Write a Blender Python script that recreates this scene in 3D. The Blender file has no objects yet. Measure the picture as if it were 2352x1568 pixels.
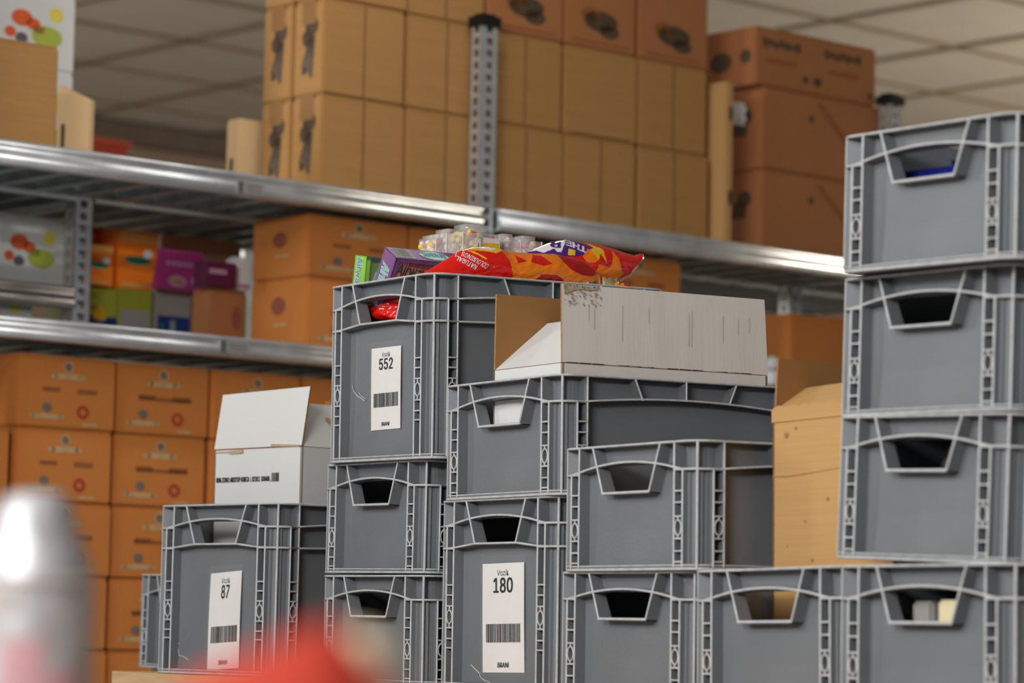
import bpy, bmesh, math, random
from mathutils import Vector, Matrix, noise
random.seed(7)
PI = math.pi
S = bpy.context.scene
COL = S.collection

# ------------------------------------------------------------------ camera
W, H, F = 2352, 1568, 7000.0
PITCH, ROLL = .093058, .020411
CZ = .659                                   # eye height above the floor
_R0 = Vector((1, 0, 0)); _U0 = Vector((0, -math.sin(PITCH), math.cos(PITCH)))
FWD = Vector((0, math.cos(PITCH), math.sin(PITCH)))
RIGHT = _R0 * math.cos(ROLL) + _U0 * math.sin(ROLL)
UP = _U0 * math.cos(ROLL) - _R0 * math.sin(ROLL)
EYE = Vector((0, 0, CZ))
cam_d = bpy.data.cameras.new('camera'); cam = bpy.data.objects.new('camera', cam_d); COL.objects.link(cam)
m = Matrix((RIGHT, UP, -FWD)).transposed().to_4x4(); m.translation = EYE
cam.matrix_world = m
cam_d.sensor_width = 36; cam_d.lens = F / W * 36
cam_d.clip_start = .05; cam_d.clip_end = 100
cam_d.dof.use_dof = True; cam_d.dof.focus_distance = 4.2; cam_d.dof.aperture_fstop = 5.2
S.camera = cam

# ------------------------------------------------------------------ world, lights, exposure
wd = bpy.data.worlds.new('world'); S.world = wd; wd.use_nodes = True
wd.node_tree.nodes['Background'].inputs[0].default_value = (.80, .86, .95, 1)
wd.node_tree.nodes['Background'].inputs[1].default_value = .26
def area(name, loc, target, sx, sy, power, color=(1, 1, 1)):
    d = bpy.data.lights.new(name, 'AREA'); d.shape = 'RECTANGLE'; d.size = sx; d.size_y = sy
    d.energy = power; d.color = color
    o = bpy.data.objects.new(name, d); COL.objects.link(o); o.location = loc
    o.rotation_euler = (Vector(target) - Vector(loc)).to_track_quat('-Z', 'Y').to_euler()
    return o
area('ceiling_lamp_left', (-3.0, 2.2, 2.60), (-1.2, 3.6, .2), .5, 2.4, 98, (1, 1, 1))
area('ceiling_lamp_front', (-1.5, .9, 2.62), (-.2, 4.0, .6), 1.8, .4, 26, (1, .98, .95))
area('added_low_front_fill', (-1.2, .3, 1.75), (-.6, 6.4, 1.3), 1.2, .3, 62, (1, .98, .96))  # added unseen light to brighten the goods under the upper shelf
area('added_far_left_fill', (-4.4, 4.8, 2.45), (-.3, 6.2, 1.2), .4, 2.0, 76, (1, .98, .95))  # added unseen light that brightens the carton ends on the rack
area('added_beam_glint_light', (-.12, 5.52, 2.62), (.6, 5.6, 0), .08, .7, 6.5, (1, .98, .95)).rotation_euler = (0, 0, -.846)  # unseen strip added for the highlight on the shelf beams
def point_fill(name, loc, power, r, color):
    d = bpy.data.lights.new(name, 'POINT'); d.energy = power; d.shadow_soft_size = r; d.color = color
    o = bpy.data.objects.new(name, d); COL.objects.link(o); o.location = loc
point_fill('added_ceiling_fill_right', (3.6, 9.6, 1.75), 190, .18, (1, .90, .74))  # added out of view to brighten the ceiling on the right
point_fill('added_ceiling_fill_left', (-3.4, 8.6, 1.75), 75, .18, (1, .92, .84))  # weaker added light for the left of the ceiling
point_fill('added_ceiling_fill_far', (6.0, 13.0, 1.75), 170, .18, (1, .88, .70))  # further added light for the ceiling, out of view
S.view_settings.view_transform = 'Standard'
S.view_settings.look = 'None'
S.view_settings.gamma = 1
S.view_settings.use_curve_mapping = False
S.view_settings.exposure = .20

# ------------------------------------------------------------------ ray helpers
def ray(px, py):
    return (FWD * F + RIGHT * (px - W / 2) - UP * (py - H / 2)).normalized()
def hit(px, py, p0, n):
    d = ray(px, py); return EYE + d * ((Vector(p0) - EYE).dot(n) / d.dot(n))
def atdepth(px, py, z):                        # point at distance z along the camera axis
    d = FWD * F + RIGHT * (px - W / 2) - UP * (py - H / 2)
    return EYE + d * (z / F)
def topx(P):
    d = P - EYE; f = d.dot(FWD)
    return (W / 2 + F * d.dot(RIGHT) / f, H / 2 - F * d.dot(UP) / f)

# ------------------------------------------------------------------ materials
def srgb(c):
    return tuple((v / 255 / 12.92 if v / 255 <= .04045 else ((v / 255 + .055) / 1.055) ** 2.4) for v in c) + (1,)
def mat(name, rgb, rough=.6, metal=0, var=.12, scale=8, bump=0, bscale=60, stretch=(1, 1, 1), spec=.5, coat=0, trans=0, alpha=1, ior=1.45):
    M = bpy.data.materials.new(name); M.use_nodes = True
    nt = M.node_tree; b = nt.nodes['Principled BSDF']; c = srgb(rgb)
    b.inputs['Roughness'].default_value = rough; b.inputs['Metallic'].default_value = metal
    b.inputs['Specular IOR Level'].default_value = spec; b.inputs['Coat Weight'].default_value = coat
    b.inputs['Coat Roughness'].default_value = .08
    b.inputs['Transmission Weight'].default_value = trans; b.inputs['Alpha'].default_value = alpha
    b.inputs['IOR'].default_value = ior
    tc = nt.nodes.new('ShaderNodeTexCoord'); mp = nt.nodes.new('ShaderNodeMapping')
    mp.inputs['Scale'].default_value = stretch
    nt.links.new(tc.outputs['Object'], mp.inputs['Vector'])
    n = nt.nodes.new('ShaderNodeTexNoise'); n.inputs['Scale'].default_value = scale; n.inputs['Detail'].default_value = 5
    nt.links.new(mp.outputs[0], n.inputs['Vector'])
    r = nt.nodes.new('ShaderNodeValToRGB')
    r.color_ramp.elements[0].position = .3; r.color_ramp.elements[1].position = .7
    r.color_ramp.elements[0].color = tuple(v * (1 - var) for v in c[:3]) + (1,)
    r.color_ramp.elements[1].color = tuple(min(1, v * (1 + var)) for v in c[:3]) + (1,)
    nt.links.new(n.outputs['Fac'], r.inputs[0]); nt.links.new(r.outputs[0], b.inputs['Base Color'])
    if bump:
        n2 = nt.nodes.new('ShaderNodeTexNoise'); n2.inputs['Scale'].default_value = bscale
        nt.links.new(mp.outputs[0], n2.inputs['Vector'])
        bp = nt.nodes.new('ShaderNodeBump'); bp.inputs['Strength'].default_value = bump; bp.inputs['Distance'].default_value = .01
        nt.links.new(n2.outputs['Fac'], bp.inputs['Height']); nt.links.new(bp.outputs[0], b.inputs['Normal'])
    return M
PL = mat('crate_grey_plastic', (110, 113, 117), .48, var=.07, scale=9, bump=.05, bscale=260)
PLE = mat('plastic_scuff_and_edge_light', (184, 186, 188), .5, var=.16, scale=60)  # scuff wear plus the light caught by rib edges, put into the colour
PLD = mat('crate_grey_plastic_long', (116, 118, 121), .5, var=.06, scale=7)
PAPER = mat('label_paper', (226, 223, 221), .7, var=.03, scale=20)
SLEEVE = mat('clear_sleeve', (205, 208, 210), .12, var=.02, alpha=.06, coat=1)
INK = mat('black_ink', (14, 14, 15), .6, var=.05)
INKG = mat('grey_ink', (92, 92, 94), .6, var=.3, scale=900)
KRAFT = mat('kraft_cardboard', (176, 130, 76), .8, var=.06, scale=5, bump=.05, bscale=40, stretch=(1, 1, 30))
KRAFTT = mat('tall_kraft_cardboard', (190, 148, 94), .8, var=.05, scale=4, bump=.03, bscale=5, stretch=(1, 1, 60))
KRAFTD = mat('brown_cardboard_inside', (150, 106, 60), .85, var=.06, scale=6)
KRAFTO = mat('orange_cardboard', (208, 128, 60), .8, var=.06, scale=3)
KRAFTR = mat('reddish_cardboard', (172, 112, 68), .8, var=.06, scale=3)
TAPE = mat('packing_tape', (150, 108, 62), .35, var=.04)
TAPED = mat('carton_seam_line', (120, 82, 48), .8, var=.05)  # darker brown line drawn along carton seams
WHITEC = mat('white_carton', (216, 216, 214), .65, var=.025, scale=5, bump=.04, bscale=30)
GREYC = mat('greyish_coated_carton', (224, 216, 208), .7, var=.05, scale=4, bump=.03, bscale=25, stretch=(8, 8, 1))
RAWE = mat('raw_board_edge', (150, 116, 76), .9, var=.25, scale=300)
STAIN = mat('brown_stain', (178, 158, 132), .85, var=.25, scale=120)
DCREASE = mat('dark_crease', (70, 58, 46), .9, var=.3, scale=200)
GALV = mat('galvanised_steel', (196, 200, 203), .33, metal=.6, var=.14, scale=25, bump=.05, bscale=14)
GALVB = mat('bright_galvanised_beam', (198, 201, 204), .36, metal=.65, var=.14, scale=18, bump=.03, bscale=14)
GALVD = mat('galvanised_deck', (176, 186, 188), .38, metal=.45, var=.2, scale=18)
BLACKP = mat('black_plastic', (18, 18, 19), .4)
WOOD = mat('pallet_wood', (204, 170, 128), .75, var=.16, scale=10, bump=.2, bscale=40, stretch=(1, 12, 12))
FLOOR = mat('concrete_floor', (158, 152, 144), .55, var=.12, scale=3, bump=.05)
TILEM = mat('ceiling_tile_board', (178, 172, 163), .9, var=.05, scale=6, bump=.1, bscale=120)
GRIDM = mat('ceiling_grid_steel', (124, 110, 92), .6, var=.05)
WALLM = mat('back_wall_paint', (122, 104, 90), .9, var=.1, scale=2)
PINK = mat('faded_red_print', (150, 84, 62), .8, var=.15, scale=60)
REDP = mat('red_print', (176, 66, 44), .8, var=.15, scale=90)
BLUEP = mat('blue_grey_print', (122, 108, 96), .8, var=.2, scale=80)
PALEP = mat('pale_print', (200, 162, 116), .8, var=.12, scale=60)
BRNP = mat('brown_print', (152, 92, 50), .8, var=.12, scale=60)
DARKP = mat('dark_print', (84, 66, 48), .8, var=.3, scale=90)
FR_O = mat('orange_fruit_print', (222, 92, 44), .6); FR_G = mat('green_fruit_print', (168, 180, 70), .6)
FR_Y = mat('yellow_fruit_print', (226, 210, 92), .6); FR_K = mat('grey_fruit_print', (90, 88, 96), .6)
GLOSSW = mat('painted_highlight_white', (226, 226, 228), .4)
ORANGE = mat('orange_packaging', (250, 128, 34), .4, var=.1); TEALP = mat('teal_print', (52, 142, 112), .5)
ORED = mat('red_orange_print', (196, 74, 46), .5); OYEL = mat('amber_print', (226, 160, 82), .5)
PURP = mat('purple_packaging', (172, 58, 124), .35, var=.12, scale=14, bump=.3, bscale=18)
PURPL = mat('pale_purple_print', (190, 140, 172), .5); PURD = mat('dark_plum_packaging', (92, 20, 62), .35)
BEIGEF = mat('beige_carton_flap', (206, 164, 134), .8)
OLIVE = mat('olive_green_packaging', (166, 166, 56), .45); NAVY = mat('navy_packaging', (40, 60, 128), .4)
SUNY = mat('yellow_print', (222, 170, 40), .5); GREYB = mat('light_grey_packaging', (160, 156, 152), .5)
# ------------------------------------------------------------------ mesh builder
class MB:
    def __init__(s): s.v = []; s.f = []; s.m = []; s.sm = []
    def vert(s, p): s.v.append(tuple(p)); return len(s.v) - 1
    def face(s, pts, mi=0, smooth=False):
        s.f.append([s.vert(p) for p in pts]); s.m.append(mi); s.sm.append(smooth)
    def idx(s, ids, mi=0, smooth=False): s.f.append(list(ids)); s.m.append(mi); s.sm.append(smooth)
    def hexa(s, c, mi=0):                      # 8 corners: bottom 0-3 ccw, top 4-7
        i = [s.vert(p) for p in c]
        for q in ((3, 2, 1, 0), (4, 5, 6, 7), (0, 1, 5, 4), (1, 2, 6, 5), (2, 3, 7, 6), (3, 0, 4, 7)):
            s.idx([i[k] for k in q], mi)
    def box(s, x0, x1, y0, y1, z0, z1, mi=0):
        s.hexa([(x0, y0, z0), (x1, y0, z0), (x1, y1, z0), (x0, y1, z0), (x0, y0, z1), (x1, y0, z1), (x1, y1, z1), (x0, y1, z1)], mi)
    def slab(s, quad, th, mi=0):               # a board: quad of 3D points given thickness along its normal
        q = [Vector(p) for p in quad]; n = (q[1] - q[0]).cross(q[3] - q[0]).normalized() * th
        s.hexa([p - n for p in q] + q, mi)
    def disc(s, fn, u, v, r, ry=None, mi=0, n=14, inner=0):
        ry = ry or r
        o = [fn(u + r * math.cos(2 * PI * k / n), v + ry * math.sin(2 * PI * k / n)) for k in range(n)]
        if inner:
            q = [fn(u + inner * r * math.cos(2 * PI * k / n), v + inner * ry * math.sin(2 * PI * k / n)) for k in range(n)]
            for k in range(n): s.face([o[k], o[(k + 1) % n], q[(k + 1) % n], q[k]], mi)
        else: s.face(o, mi)
    def rect(s, fn, u0, u1, v0, v1, mi=0, nu=1, nv=1):
        for i in range(nu):
            for j in range(nv):
                a, b = u0 + (u1 - u0) * i / nu, u0 + (u1 - u0) * (i + 1) / nu
                c, d = v0 + (v1 - v0) * j / nv, v0 + (v1 - v0) * (j + 1) / nv
                s.face([fn(a, c), fn(b, c), fn(b, d), fn(a, d)], mi)
    def mesh(s, name, mats):
        me = bpy.data.meshes.new(name); me.from_pydata(s.v, [], s.f)
        for q in mats: me.materials.append(q)
        me.polygons.foreach_set('material_index', s.m); me.polygons.foreach_set('use_smooth', s.sm)
        me.update(); return me
    def clean(s, name, mats, dist=1e-5):
        me = s.mesh(name, mats); bm = bmesh.new(); bm.from_mesh(me)
        bmesh.ops.remove_doubles(bm, verts=bm.verts, dist=dist)
        bmesh.ops.recalc_face_normals(bm, faces=bm.faces); bm.to_mesh(me); bm.free(); return me
def link(name, me, parent=None, label=None, kind=None):
    o = bpy.data.objects.new(name, me); COL.objects.link(o)
    if parent: o.parent = parent
    if label: o['label'] = label
    if kind: o['kind'] = kind
    return o
def thing(name, label, cat, mtx=None, group=None):
    o = bpy.data.objects.new(name, None); COL.objects.link(o); o.empty_display_size = .05
    o['label'] = label; o['category'] = cat
    if group: o['group'] = group
    if mtx is not None: o.matrix_world = mtx
    return o
def tag(o, label, cat, group=None):
    o['label'] = label; o['category'] = cat
    if group: o['group'] = group
    return o
def frame(loc, yaw=0, a=0, b=0, zs=1):
    return (Matrix.Translation(loc) @ Matrix.Rotation(a, 4, 'X') @ Matrix.Rotation(b, 4, 'Y') @ Matrix.Rotation(yaw, 4, 'Z')
            @ Matrix.Diagonal((1, 1, zs, 1)))
_tc = {}
FONT = None
try:
    import os
    fp = os.path.join(bpy.utils.system_resource('DATAFILES', path='fonts'), 'Inter.woff2')
    if os.path.exists(fp): FONT = bpy.data.fonts.load(fp)
except Exception: FONT = None
def text_polys(body, bold=0.0, shear=0.0):
    key = (body, shear)
    if key not in _tc:
        cu = bpy.data.curves.new('lettering', 'FONT'); cu.body = body; cu.size = 1; cu.shear = shear
        cu.resolution_u = 3; cu.fill_mode = 'FRONT'
        if FONT: cu.font = FONT
        o = bpy.data.objects.new('lettering', cu); COL.objects.link(o)
        me = bpy.data.meshes.new_from_object(o.evaluated_get(bpy.context.evaluated_depsgraph_get()))
        vs = [tuple(v.co[:2]) for v in me.vertices]; fs = [list(p.vertices) for p in me.polygons]
        xs = [v[0] for v in vs]; ys = [v[1] for v in vs]
        bb = (min(xs), max(xs), min(ys), max(ys))
        bpy.data.objects.remove(o); bpy.data.meshes.remove(me); _tc[key] = (vs, fs, bb)
    return _tc[key]
def put_text(mb, fn, body, u0, u1, v0, v1, mi=0, bold=.02, shear=0, flip=False):
    vs, fs, (a, b, c, d) = text_polys(body, bold, shear)
    k_ = bold                                    # heavier strokes: the same glyphs again, nudged sideways
    for sx_, sy_ in (((0, 0),) if not bold else ((-k_, -k_ * .4), (k_, -k_ * .4), (-k_, k_ * .4), (k_, k_ * .4), (0, 0))):
        base = len(mb.v)
        for x, y in vs:
            s, t = (x + sx_ - a + k_) / (b - a + 2 * k_), (y + sy_ - c + k_ * .4) / (d - c + .8 * k_)
            if flip: s, t = 1 - s, 1 - t
            mb.vert(fn(u0 + (u1 - u0) * s, v0 + (v1 - v0) * t))
        for f in fs: mb.idx([base + k for k in f], mi)
def quadfn(c00, c10, c11, c01, off=.0004, toward=None):
    c00, c10, c11, c01 = map(Vector, (c00, c10, c11, c01))
    n = (c10 - c00).cross(c01 - c00).normalized()
    if toward is not None and n.dot(Vector(toward) - c00) < 0: n = -n
    def fn(u, v): return (c00 * (1 - u) + c10 * u) * (1 - v) + (c01 * (1 - u) + c11 * u) * v + n * off
    return fn

# ------------------------------------------------------------------ room
ER = Vector((.749, .6626, 0)); ED = Vector((-.6626, .749, 0)); RA = Vector((-.06, 6.4, 0))
RYAW = math.atan2(ER.y, ER.x)
def rk(t, d, z=0): return RA + ER * t + ED * d + Vector((0, 0, z))
def rhit(px, py, d=0):                        # pixel -> (t, z) on the rack plane at depth d
    p = hit(px, py, rk(0, d), ED); return (p - RA).dot(ER), p.z
RM = Matrix.Translation(RA) @ Matrix.Rotation(RYAW, 4, 'Z')

mb = MB(); mb.box(-14, 16, -6, 24, -.1, 0)
link('floor', mb.mesh('floor', [FLOOR]), kind='structure')
CEIL = CZ + 2.0
mb = MB(); mb.box(-10, 18, -5.5, 10, .03, .1)
ceil = link('ceiling', mb.mesh('ceiling', [TILEM]), kind='structure'); ceil.matrix_world = RM @ Matrix.Translation((0, 0, CEIL))
T1, T2 = .625, .625
mb = MB(); st = MB(); tiles = []
for i in range(-16, 29):
    mb.box(i * T1 - .016, i * T1 + .016, -5.5, 10, -.002, .012)
for j in range(-9, 17):
    mb.box(-10, 18, j * T2 - .016, j * T2 + .016, -.002, .012)
link('ceiling_grid', mb.mesh('ceiling_grid', [GRIDM]), ceil, kind='stuff')
tm = MB(); tm.hexa([(-.298, -.298, .0), (.298, -.298, .0), (.298, .298, .0), (-.298, .298, .0), (-.302, -.302, .02), (.302, -.302, .02), (.302, .302, .02), (-.302, .302, .02)])
tme = tm.mesh('ceiling_tile', [TILEM]); nt_ = 0
for i in range(-16, 28):
    for j in range(-9, 16):
        c = Vector(((i + .5) * T1, (j + .5) * T2, .003 * ((i * 7 + j * 3) % 3) / 3 + .004))
        P = ceil.matrix_world @ c; f = (P - EYE).dot(FWD)
        x, y = topx(P) if f > 1 else (1e5, 1e5)
        if -150 < x < 2500 and -120 < y < 520 and f < 24 and nt_ < 290:
            o = link('ceiling_tile', tme, ceil); o.location = c; nt_ += 1
        else:
            st.box(c.x - .3, c.x + .3, c.y - .3, c.y + .3, c.z, c.z + .02)
link('ceiling_tiling', st.mesh('ceiling_tiling', [TILEM]), ceil, kind='stuff')
mb = MB(); mb.box(-10, 18, 5.4, 5.6, 0, CEIL + .03)
o = link('wall_back', mb.mesh('wall_back', [WALLM]), kind='structure'); o.matrix_world = RM
mb = MB(); mb.box(13.5, 13.7, -5.5, 5.4, 0, CEIL + .03)
o = link('wall_right', mb.mesh('wall_right', [WALLM]), kind='structure'); o.matrix_world = RM
mb = MB(); mb.box(-10, 13.5, 5.33, 5.4, CEIL - .09, CEIL - .01)
o = link('trim_1', mb.mesh('trim_1', [mat('dark_ceiling_trim', (84, 70, 60), .8)]), kind='structure'); o.matrix_world = RM

# ------------------------------------------------------------------ steel racks
tU, zU = rhit(1000, 461); _, zUb = rhit(1000, 512)
tL, zL = rhit(380, 760); _, zLb = rhit(380, 808)
tP2, zP2 = rhit(2058, 215); BAY = tP2 - .0
_, zPT = rhit(1114, 46)
zB = CZ - .30                                   # base shelf level
zM = rhit(60, 648, .42)[1]
def post_mesh(h, wf=.044, wd=.036):
    mb = MB(); st_ = .0125; pitch = .026
    def strips(fn, w):
        for a, b in ((0, w * .30), (w * .70, w)):
            fn(a, b, 0, h)
        z = .006
        while z < h - .01:
            fn(w * .30, w * .70, z, z + .011); z += pitch
    strips(lambda a, b, z0, z1: mb.box(a, b, 0, .0016, z0, z1), wf)
    strips(lambda a, b, z0, z1: mb.box(0, .0016, a, b, z0, z1), wd)
    strips(lambda a, b, z0, z1: mb.box(wf - .0016, wf, a, b, z0, z1), wd)
    mb.box(0, .012, wd - .0016, wd, 0, h); mb.box(wf - .012, wf, wd - .0016, wd, 0, h)
    return mb.mesh('post', [GALV])
def beam_mesh(L, h):
    mb = MB()                                    # stepped and rounded front section swept along the run
    sec = [(0, 0), (-.004, .003), (-.0075, .010), (-.0085, .016), (-.0055, .022), (-.002, .024), (-.002, .032), (-.006, .036), (-.006, .041), (-.001, h), (.022, h), (.022, h - .003), (.004, h - .003), (.004, .004), (.022, .004), (.022, 0)]
    k = h / .045; sec = [(a, b if b in (h, h - .003) else min(b * k, h)) for a, b in sec]
    n = len(sec)
    for i in range(n):
        a, b = sec[i], sec[(i + 1) % n]
        mb.face([(0, a[0], a[1]), (L, a[0], a[1]), (L, b[0], b[1]), (0, b[0], b[1])], 0, i < 9)
    mb.face([(0, a, b) for a, b in sec]); mb.face([(L, a, b) for a, b in reversed(sec)])
    return mb.clean('front_beam', [GALVB])
def deck_mesh(w, d):
    mb = MB(); mb.box(0, w - .002, 0, d, -.0012, 0)
    mb.box(0, .0012, 0, d, -.024, 0); mb.box(w - .0032, w - .002, 0, d, -.024, 0)
    mb.box(.0012, .012, 0, d, -.024, -.0228); mb.box(w - .014, w - .0032, 0, d, -.024, -.0228)
    mb.box(w * .45, w * .55, 0, d, -.008, -.0012)
    return mb.mesh('deck_panel', [GALVD])
def rack(label, d0, depth, ts, levels, hgt, mtx_off=0):
    r = thing('steel_shelving_rack', label, 'shelving rack', RM @ Matrix.Translation((0, d0, 0)))
    pm = post_mesh(hgt); cap = MB(); cap.box(-.004, .050, -.004, .042, 0, .022); cap.box(.004, .042, .004, .034, .022, .028)
    cm = cap.clean('post_cap', [BLACKP])
    for t in ts:
        for y in (0, depth - .036):
            p = link('post', pm, r); p.location = (t - .022, y, 0)
            c = link('post_cap', cm, p); c.location = (0, 0, hgt - .012)
    bm_ = {}
    for i in range(len(ts) - 1):
        L = ts[i + 1] - ts[i]
        for z, h, only in levels:
            if only is not None and i not in only: continue
            k = (round(L, 4), round(h, 4))
            if k not in bm_: bm_[k] = beam_mesh(L - .048, h)
            for y, nm in ((-.012 if d0 == 0 else -.006, 'front_beam'), (depth - .005, 'rear_beam')):
                thin = nm == 'rear_beam' or (d0 > 0 and z == zU)
                if thin:
                    kt = ('t', round(L, 4))
                    if kt not in bm_: q_ = MB(); q_.box(0, L - .048, 0, .004, .002, .024); q_.box(0, L - .048, .004, .012, .002, .0032); bm_[kt] = q_.mesh('rear_beam', [GALVD])
                b = link(nm, bm_[kt] if thin else bm_[k], r); b.location = (ts[i] + .024, y, z - (.030 if thin else h))
            n = 13; w = (L - .05) / n; kd = ('d', round(w, 5), depth)
            if kd not in bm_: bm_[kd] = deck_mesh(w, depth - .02)
            for q in range(n):
                o = link('deck_panel', bm_[kd], r); o.location = (ts[i] + .025 + q * w, .01, z - .006)
    return r
hU, hL = zU - zUb, zL - zLb
r1 = rack('near galvanised steel shelving rack with perforated posts and brown cartons', 0, .36,
          [-4 * BAY, -3 * BAY, -2 * BAY, -BAY, 0, BAY, 2 * BAY], [(zU, hU, None), (zL, hL, None), (zB, .05, None), (.14, .05, None)], zPT)  # two leftmost bays are unseen, added to block light under the upper shelf
tq, _ = rhit(176, 620, .44)
r2 = rack('far galvanised rack behind the near one, holding white fruit boxes', .42, .40,
          [tq - 3.9, tq - 2.6, tq - 1.3, tq, tq + 1.3, tq + 2.6], [(zU, hU, None), (zM, .045, [2]), (zL, hL, None), (zB, .05, None), (.14, .05, None)], zU - .004)  # two leftmost bays likewise added out of view to block light
# small holders clipped to the beams
for (x0, x1, y0, y1, lab) in ((545, 606, 417, 448, 'grey price holder with a dark edge clipped to the upper shelf beam'), (505, 572, 783, 812, 'grey price holder with a dark edge clipped to the lower shelf beam')):
    ta, za = rhit(x0, y0, -.02); tb, zb_ = rhit(x1, y1, -.02)
    tc_, zc = rhit((x0 + x1) / 2, (y0 + y1) / 2, -.02); hh = .011
    mb = MB(); mb.box(0, tb - ta, -.004, .004, -hh, hh); mb.box(0, .012, -.006, -.004, -hh, hh, 1)
    for k in range(3): mb.box(.02, (tb - ta) * .9, -.0045, -.004, -hh * .6 + k * .006, -hh * .6 + k * .006 + .002, 1)
    o = link('shelf_tag', mb.mesh('shelf_tag', [GREYB, INKG])); o.matrix_world = RM @ Matrix.Translation((ta, -.0185, zc))
    tag(o, lab, 'price tag')

# ------------------------------------------------------------------ cartons
_cm = {}
def carton_meshes(w, d, h, mt, tape=True):
    k = (round(w, 3), round(d, 3), round(h, 3), mt.name, tape)
    if k in _cm: return _cm[k]
    bm = bmesh.new(); bmesh.ops.create_cube(bm, size=1)
    bmesh.ops.scale(bm, vec=(w, d, h - .004), verts=bm.verts); bmesh.ops.translate(bm, vec=(w / 2, d / 2, h / 2 - .002), verts=bm.verts)
    bmesh.ops.bevel(bm, geom=bm.edges[:] + bm.verts[:], offset=.0035, segments=2, affect='EDGES')
    me = bpy.data.meshes.new('body'); bm.to_mesh(me); bm.free(); me.materials.append(mt)
    fl = MB(); fl.box(.003, w - .003, .003, d / 2 - .001, h - .004, h); fl.box(.003, w - .003, d / 2 + .001, d - .003, h - .004, h)
    fm = fl.mesh('top_flaps', [mt])
    tp = MB()
    if tape:
        tp.box(-.0006, w + .0006, d / 2 - .022, d / 2 + .022, h, h + .0005)
        tp.box(-.0008, 0, d / 2 - .022, d / 2 + .022, h - .05, h); tp.box(w, w + .0008, d / 2 - .022, d / 2 + .022, h - .05, h)
    _cm[k] = (me, fm, tp.mesh('tape', [TAPE]) if tape else None)
    return _cm[k]
def carton(t, d, z, w, dp, h, mt, label, group=None, prints=None, yaw=0, tape=True, name='carton'):
    r = thing(name, label, 'box' if name != 'carton' else 'carton', RM @ Matrix.Translation((t, d, z)) @ Matrix.Rotation(yaw, 4, 'Z'), group)
    a, b, c = carton_meshes(w, dp, h, mt, tape)
    link('body', a, r); link('top_flap', b, r)
    if c: link('tape', c, r)
    if prints:
        mb = MB(); mats = prints(mb, w, dp, h); link('print', mb.mesh('print', mats), r)
    return r
def ffront(w, h, off=.0006): return lambda u, v: (u * w, -off, v * h)
def fend(d, h, off=.0006): return lambda u, v: (-off, (1 - u) * d, v * h)
def p_logo_end(mb, w, d, h):                     # brush-like dark mark printed sideways on the end, plus the front seam
    f = fend(d, h)
    mb.disc(f, .60, .72, .22, .10, 0); mb.disc(f, .44, .60, .16, .09, 0)
    for k in range(5): mb.face([f(.28 + .07 * k, .30 - .03 * k), f(.36 + .07 * k, .30 - .03 * k), f(.60 + .03 * k, .62), f(.52 + .03 * k, .62)], k % 2)
    mb.rect(f, .30, .42, .22, .30, 0)
    return [DARKP, BLUEP]
def p_seam(mb, w, d, h):
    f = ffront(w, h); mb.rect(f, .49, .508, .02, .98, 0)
    return [TAPED]
def p_both(mb, w, d, h): p_logo_end(mb, w, d, h); mb.rect(ffront(w, h), .49, .508, .02, .98, 2); return [DARKP, BLUEP, TAPED]
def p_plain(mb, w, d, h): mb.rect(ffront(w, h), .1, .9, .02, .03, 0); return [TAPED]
def p_logo_bottom(mb, w, d, h):
    f = ffront(w, h)
    mb.disc(f, .5, .32, .24, .12, 0); mb.disc(f, .62, .22, .14, .08, 0); mb.rect(f, .1, .9, .06, .085, 1); mb.disc(f, .36, .38, .14, .09, 1)
    return [DARKP, BRNP]
def p_orange(mb, w, d, h):
    f = ffront(w, h)
    mb.disc(f, .50, .85, .035, .055, 1); mb.disc(f, .50, .85, .055, .09, 2, inner=.7); mb.rect(f, .36, .64, .68, .76, 2); mb.disc(f, .36, .72, .04, .04, 2); mb.disc(f, .64, .72, .04, .04, 2)
    mb.rect(f, .24, .42, .50, .56, 3); mb.rect(f, .60, .80, .49, .56, 3)
    mb.disc(f, .29, .28, .05, .07, 1); mb.rect(f, .14, .44, .12, .19, 2); mb.disc(f, .14, .155, .03, .035, 2); mb.disc(f, .44, .155, .03, .035, 2)
    mb.disc(f, .66, .24, .065, .10, 0, inner=.45); mb.rect(f, .66, .82, .05, .09, 2)
    return [REDP, BLUEP, PALEP, BRNP]
def p_orange2(mb, w, d, h):
    m_ = p_orange(mb, w, d, h); mb.rect(ffront(w, h), .24, .80, .48, .53, 3); return m_
def p_brown_end(mb, w, d, h):
    p_orange(mb, w, d, h); f = fend(d, h); mb.disc(f, .5, .62, .13, .13, 4); mb.rect(f, .42, .66, .34, .38, 2)
    return [REDP, BLUEP, PALEP, BRNP, PINK]
# big stack on the upper shelf
D0 = .05
t0, _ = rhit(740, 210, D0); t1, _ = rhit(1632, 330, D0)
CW = (t1 - t0) / 5
_, zr1 = rhit(742, 212, D0); R1 = zr1 - zU
dep2 = .105
cols = ['leftmost', 'second from left', 'middle', 'second from right', 'rightmost']
rows = ['bottom', 'second', 'third']
for i in range(5):
    for j in range(3):
        for k in range(2 if i == 0 else 1):
            pr = p_both if (i == 0 and j < 2) else (p_logo_end if i == 0 else (p_logo_bottom if j == 2 and i > 1 else (p_seam if not (j == 1 and i in (3,)) else p_plain)))
            if i == 0 and k == 1: pr = p_logo_end
            lab = 'tan carton, %s layer of big upper-shelf stack, %s column%s' % (rows[j], cols[i], '' if i else (', rear one' if k else ', front one'))
            carton(t0 + i * CW, D0 + k * dep2 + (.004 * ((i * 3 + j) % 3) if i else 0), zU + j * R1, CW - (.010 if (i + j) % 2 else .005), dep2 - .006 if i == 0 else .24, R1 - .002, KRAFT if j < 2 or i < 2 else KRAFTR, lab, 'tan cartons of the big stack on the upper shelf', pr, tape=(i == 0))
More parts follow.
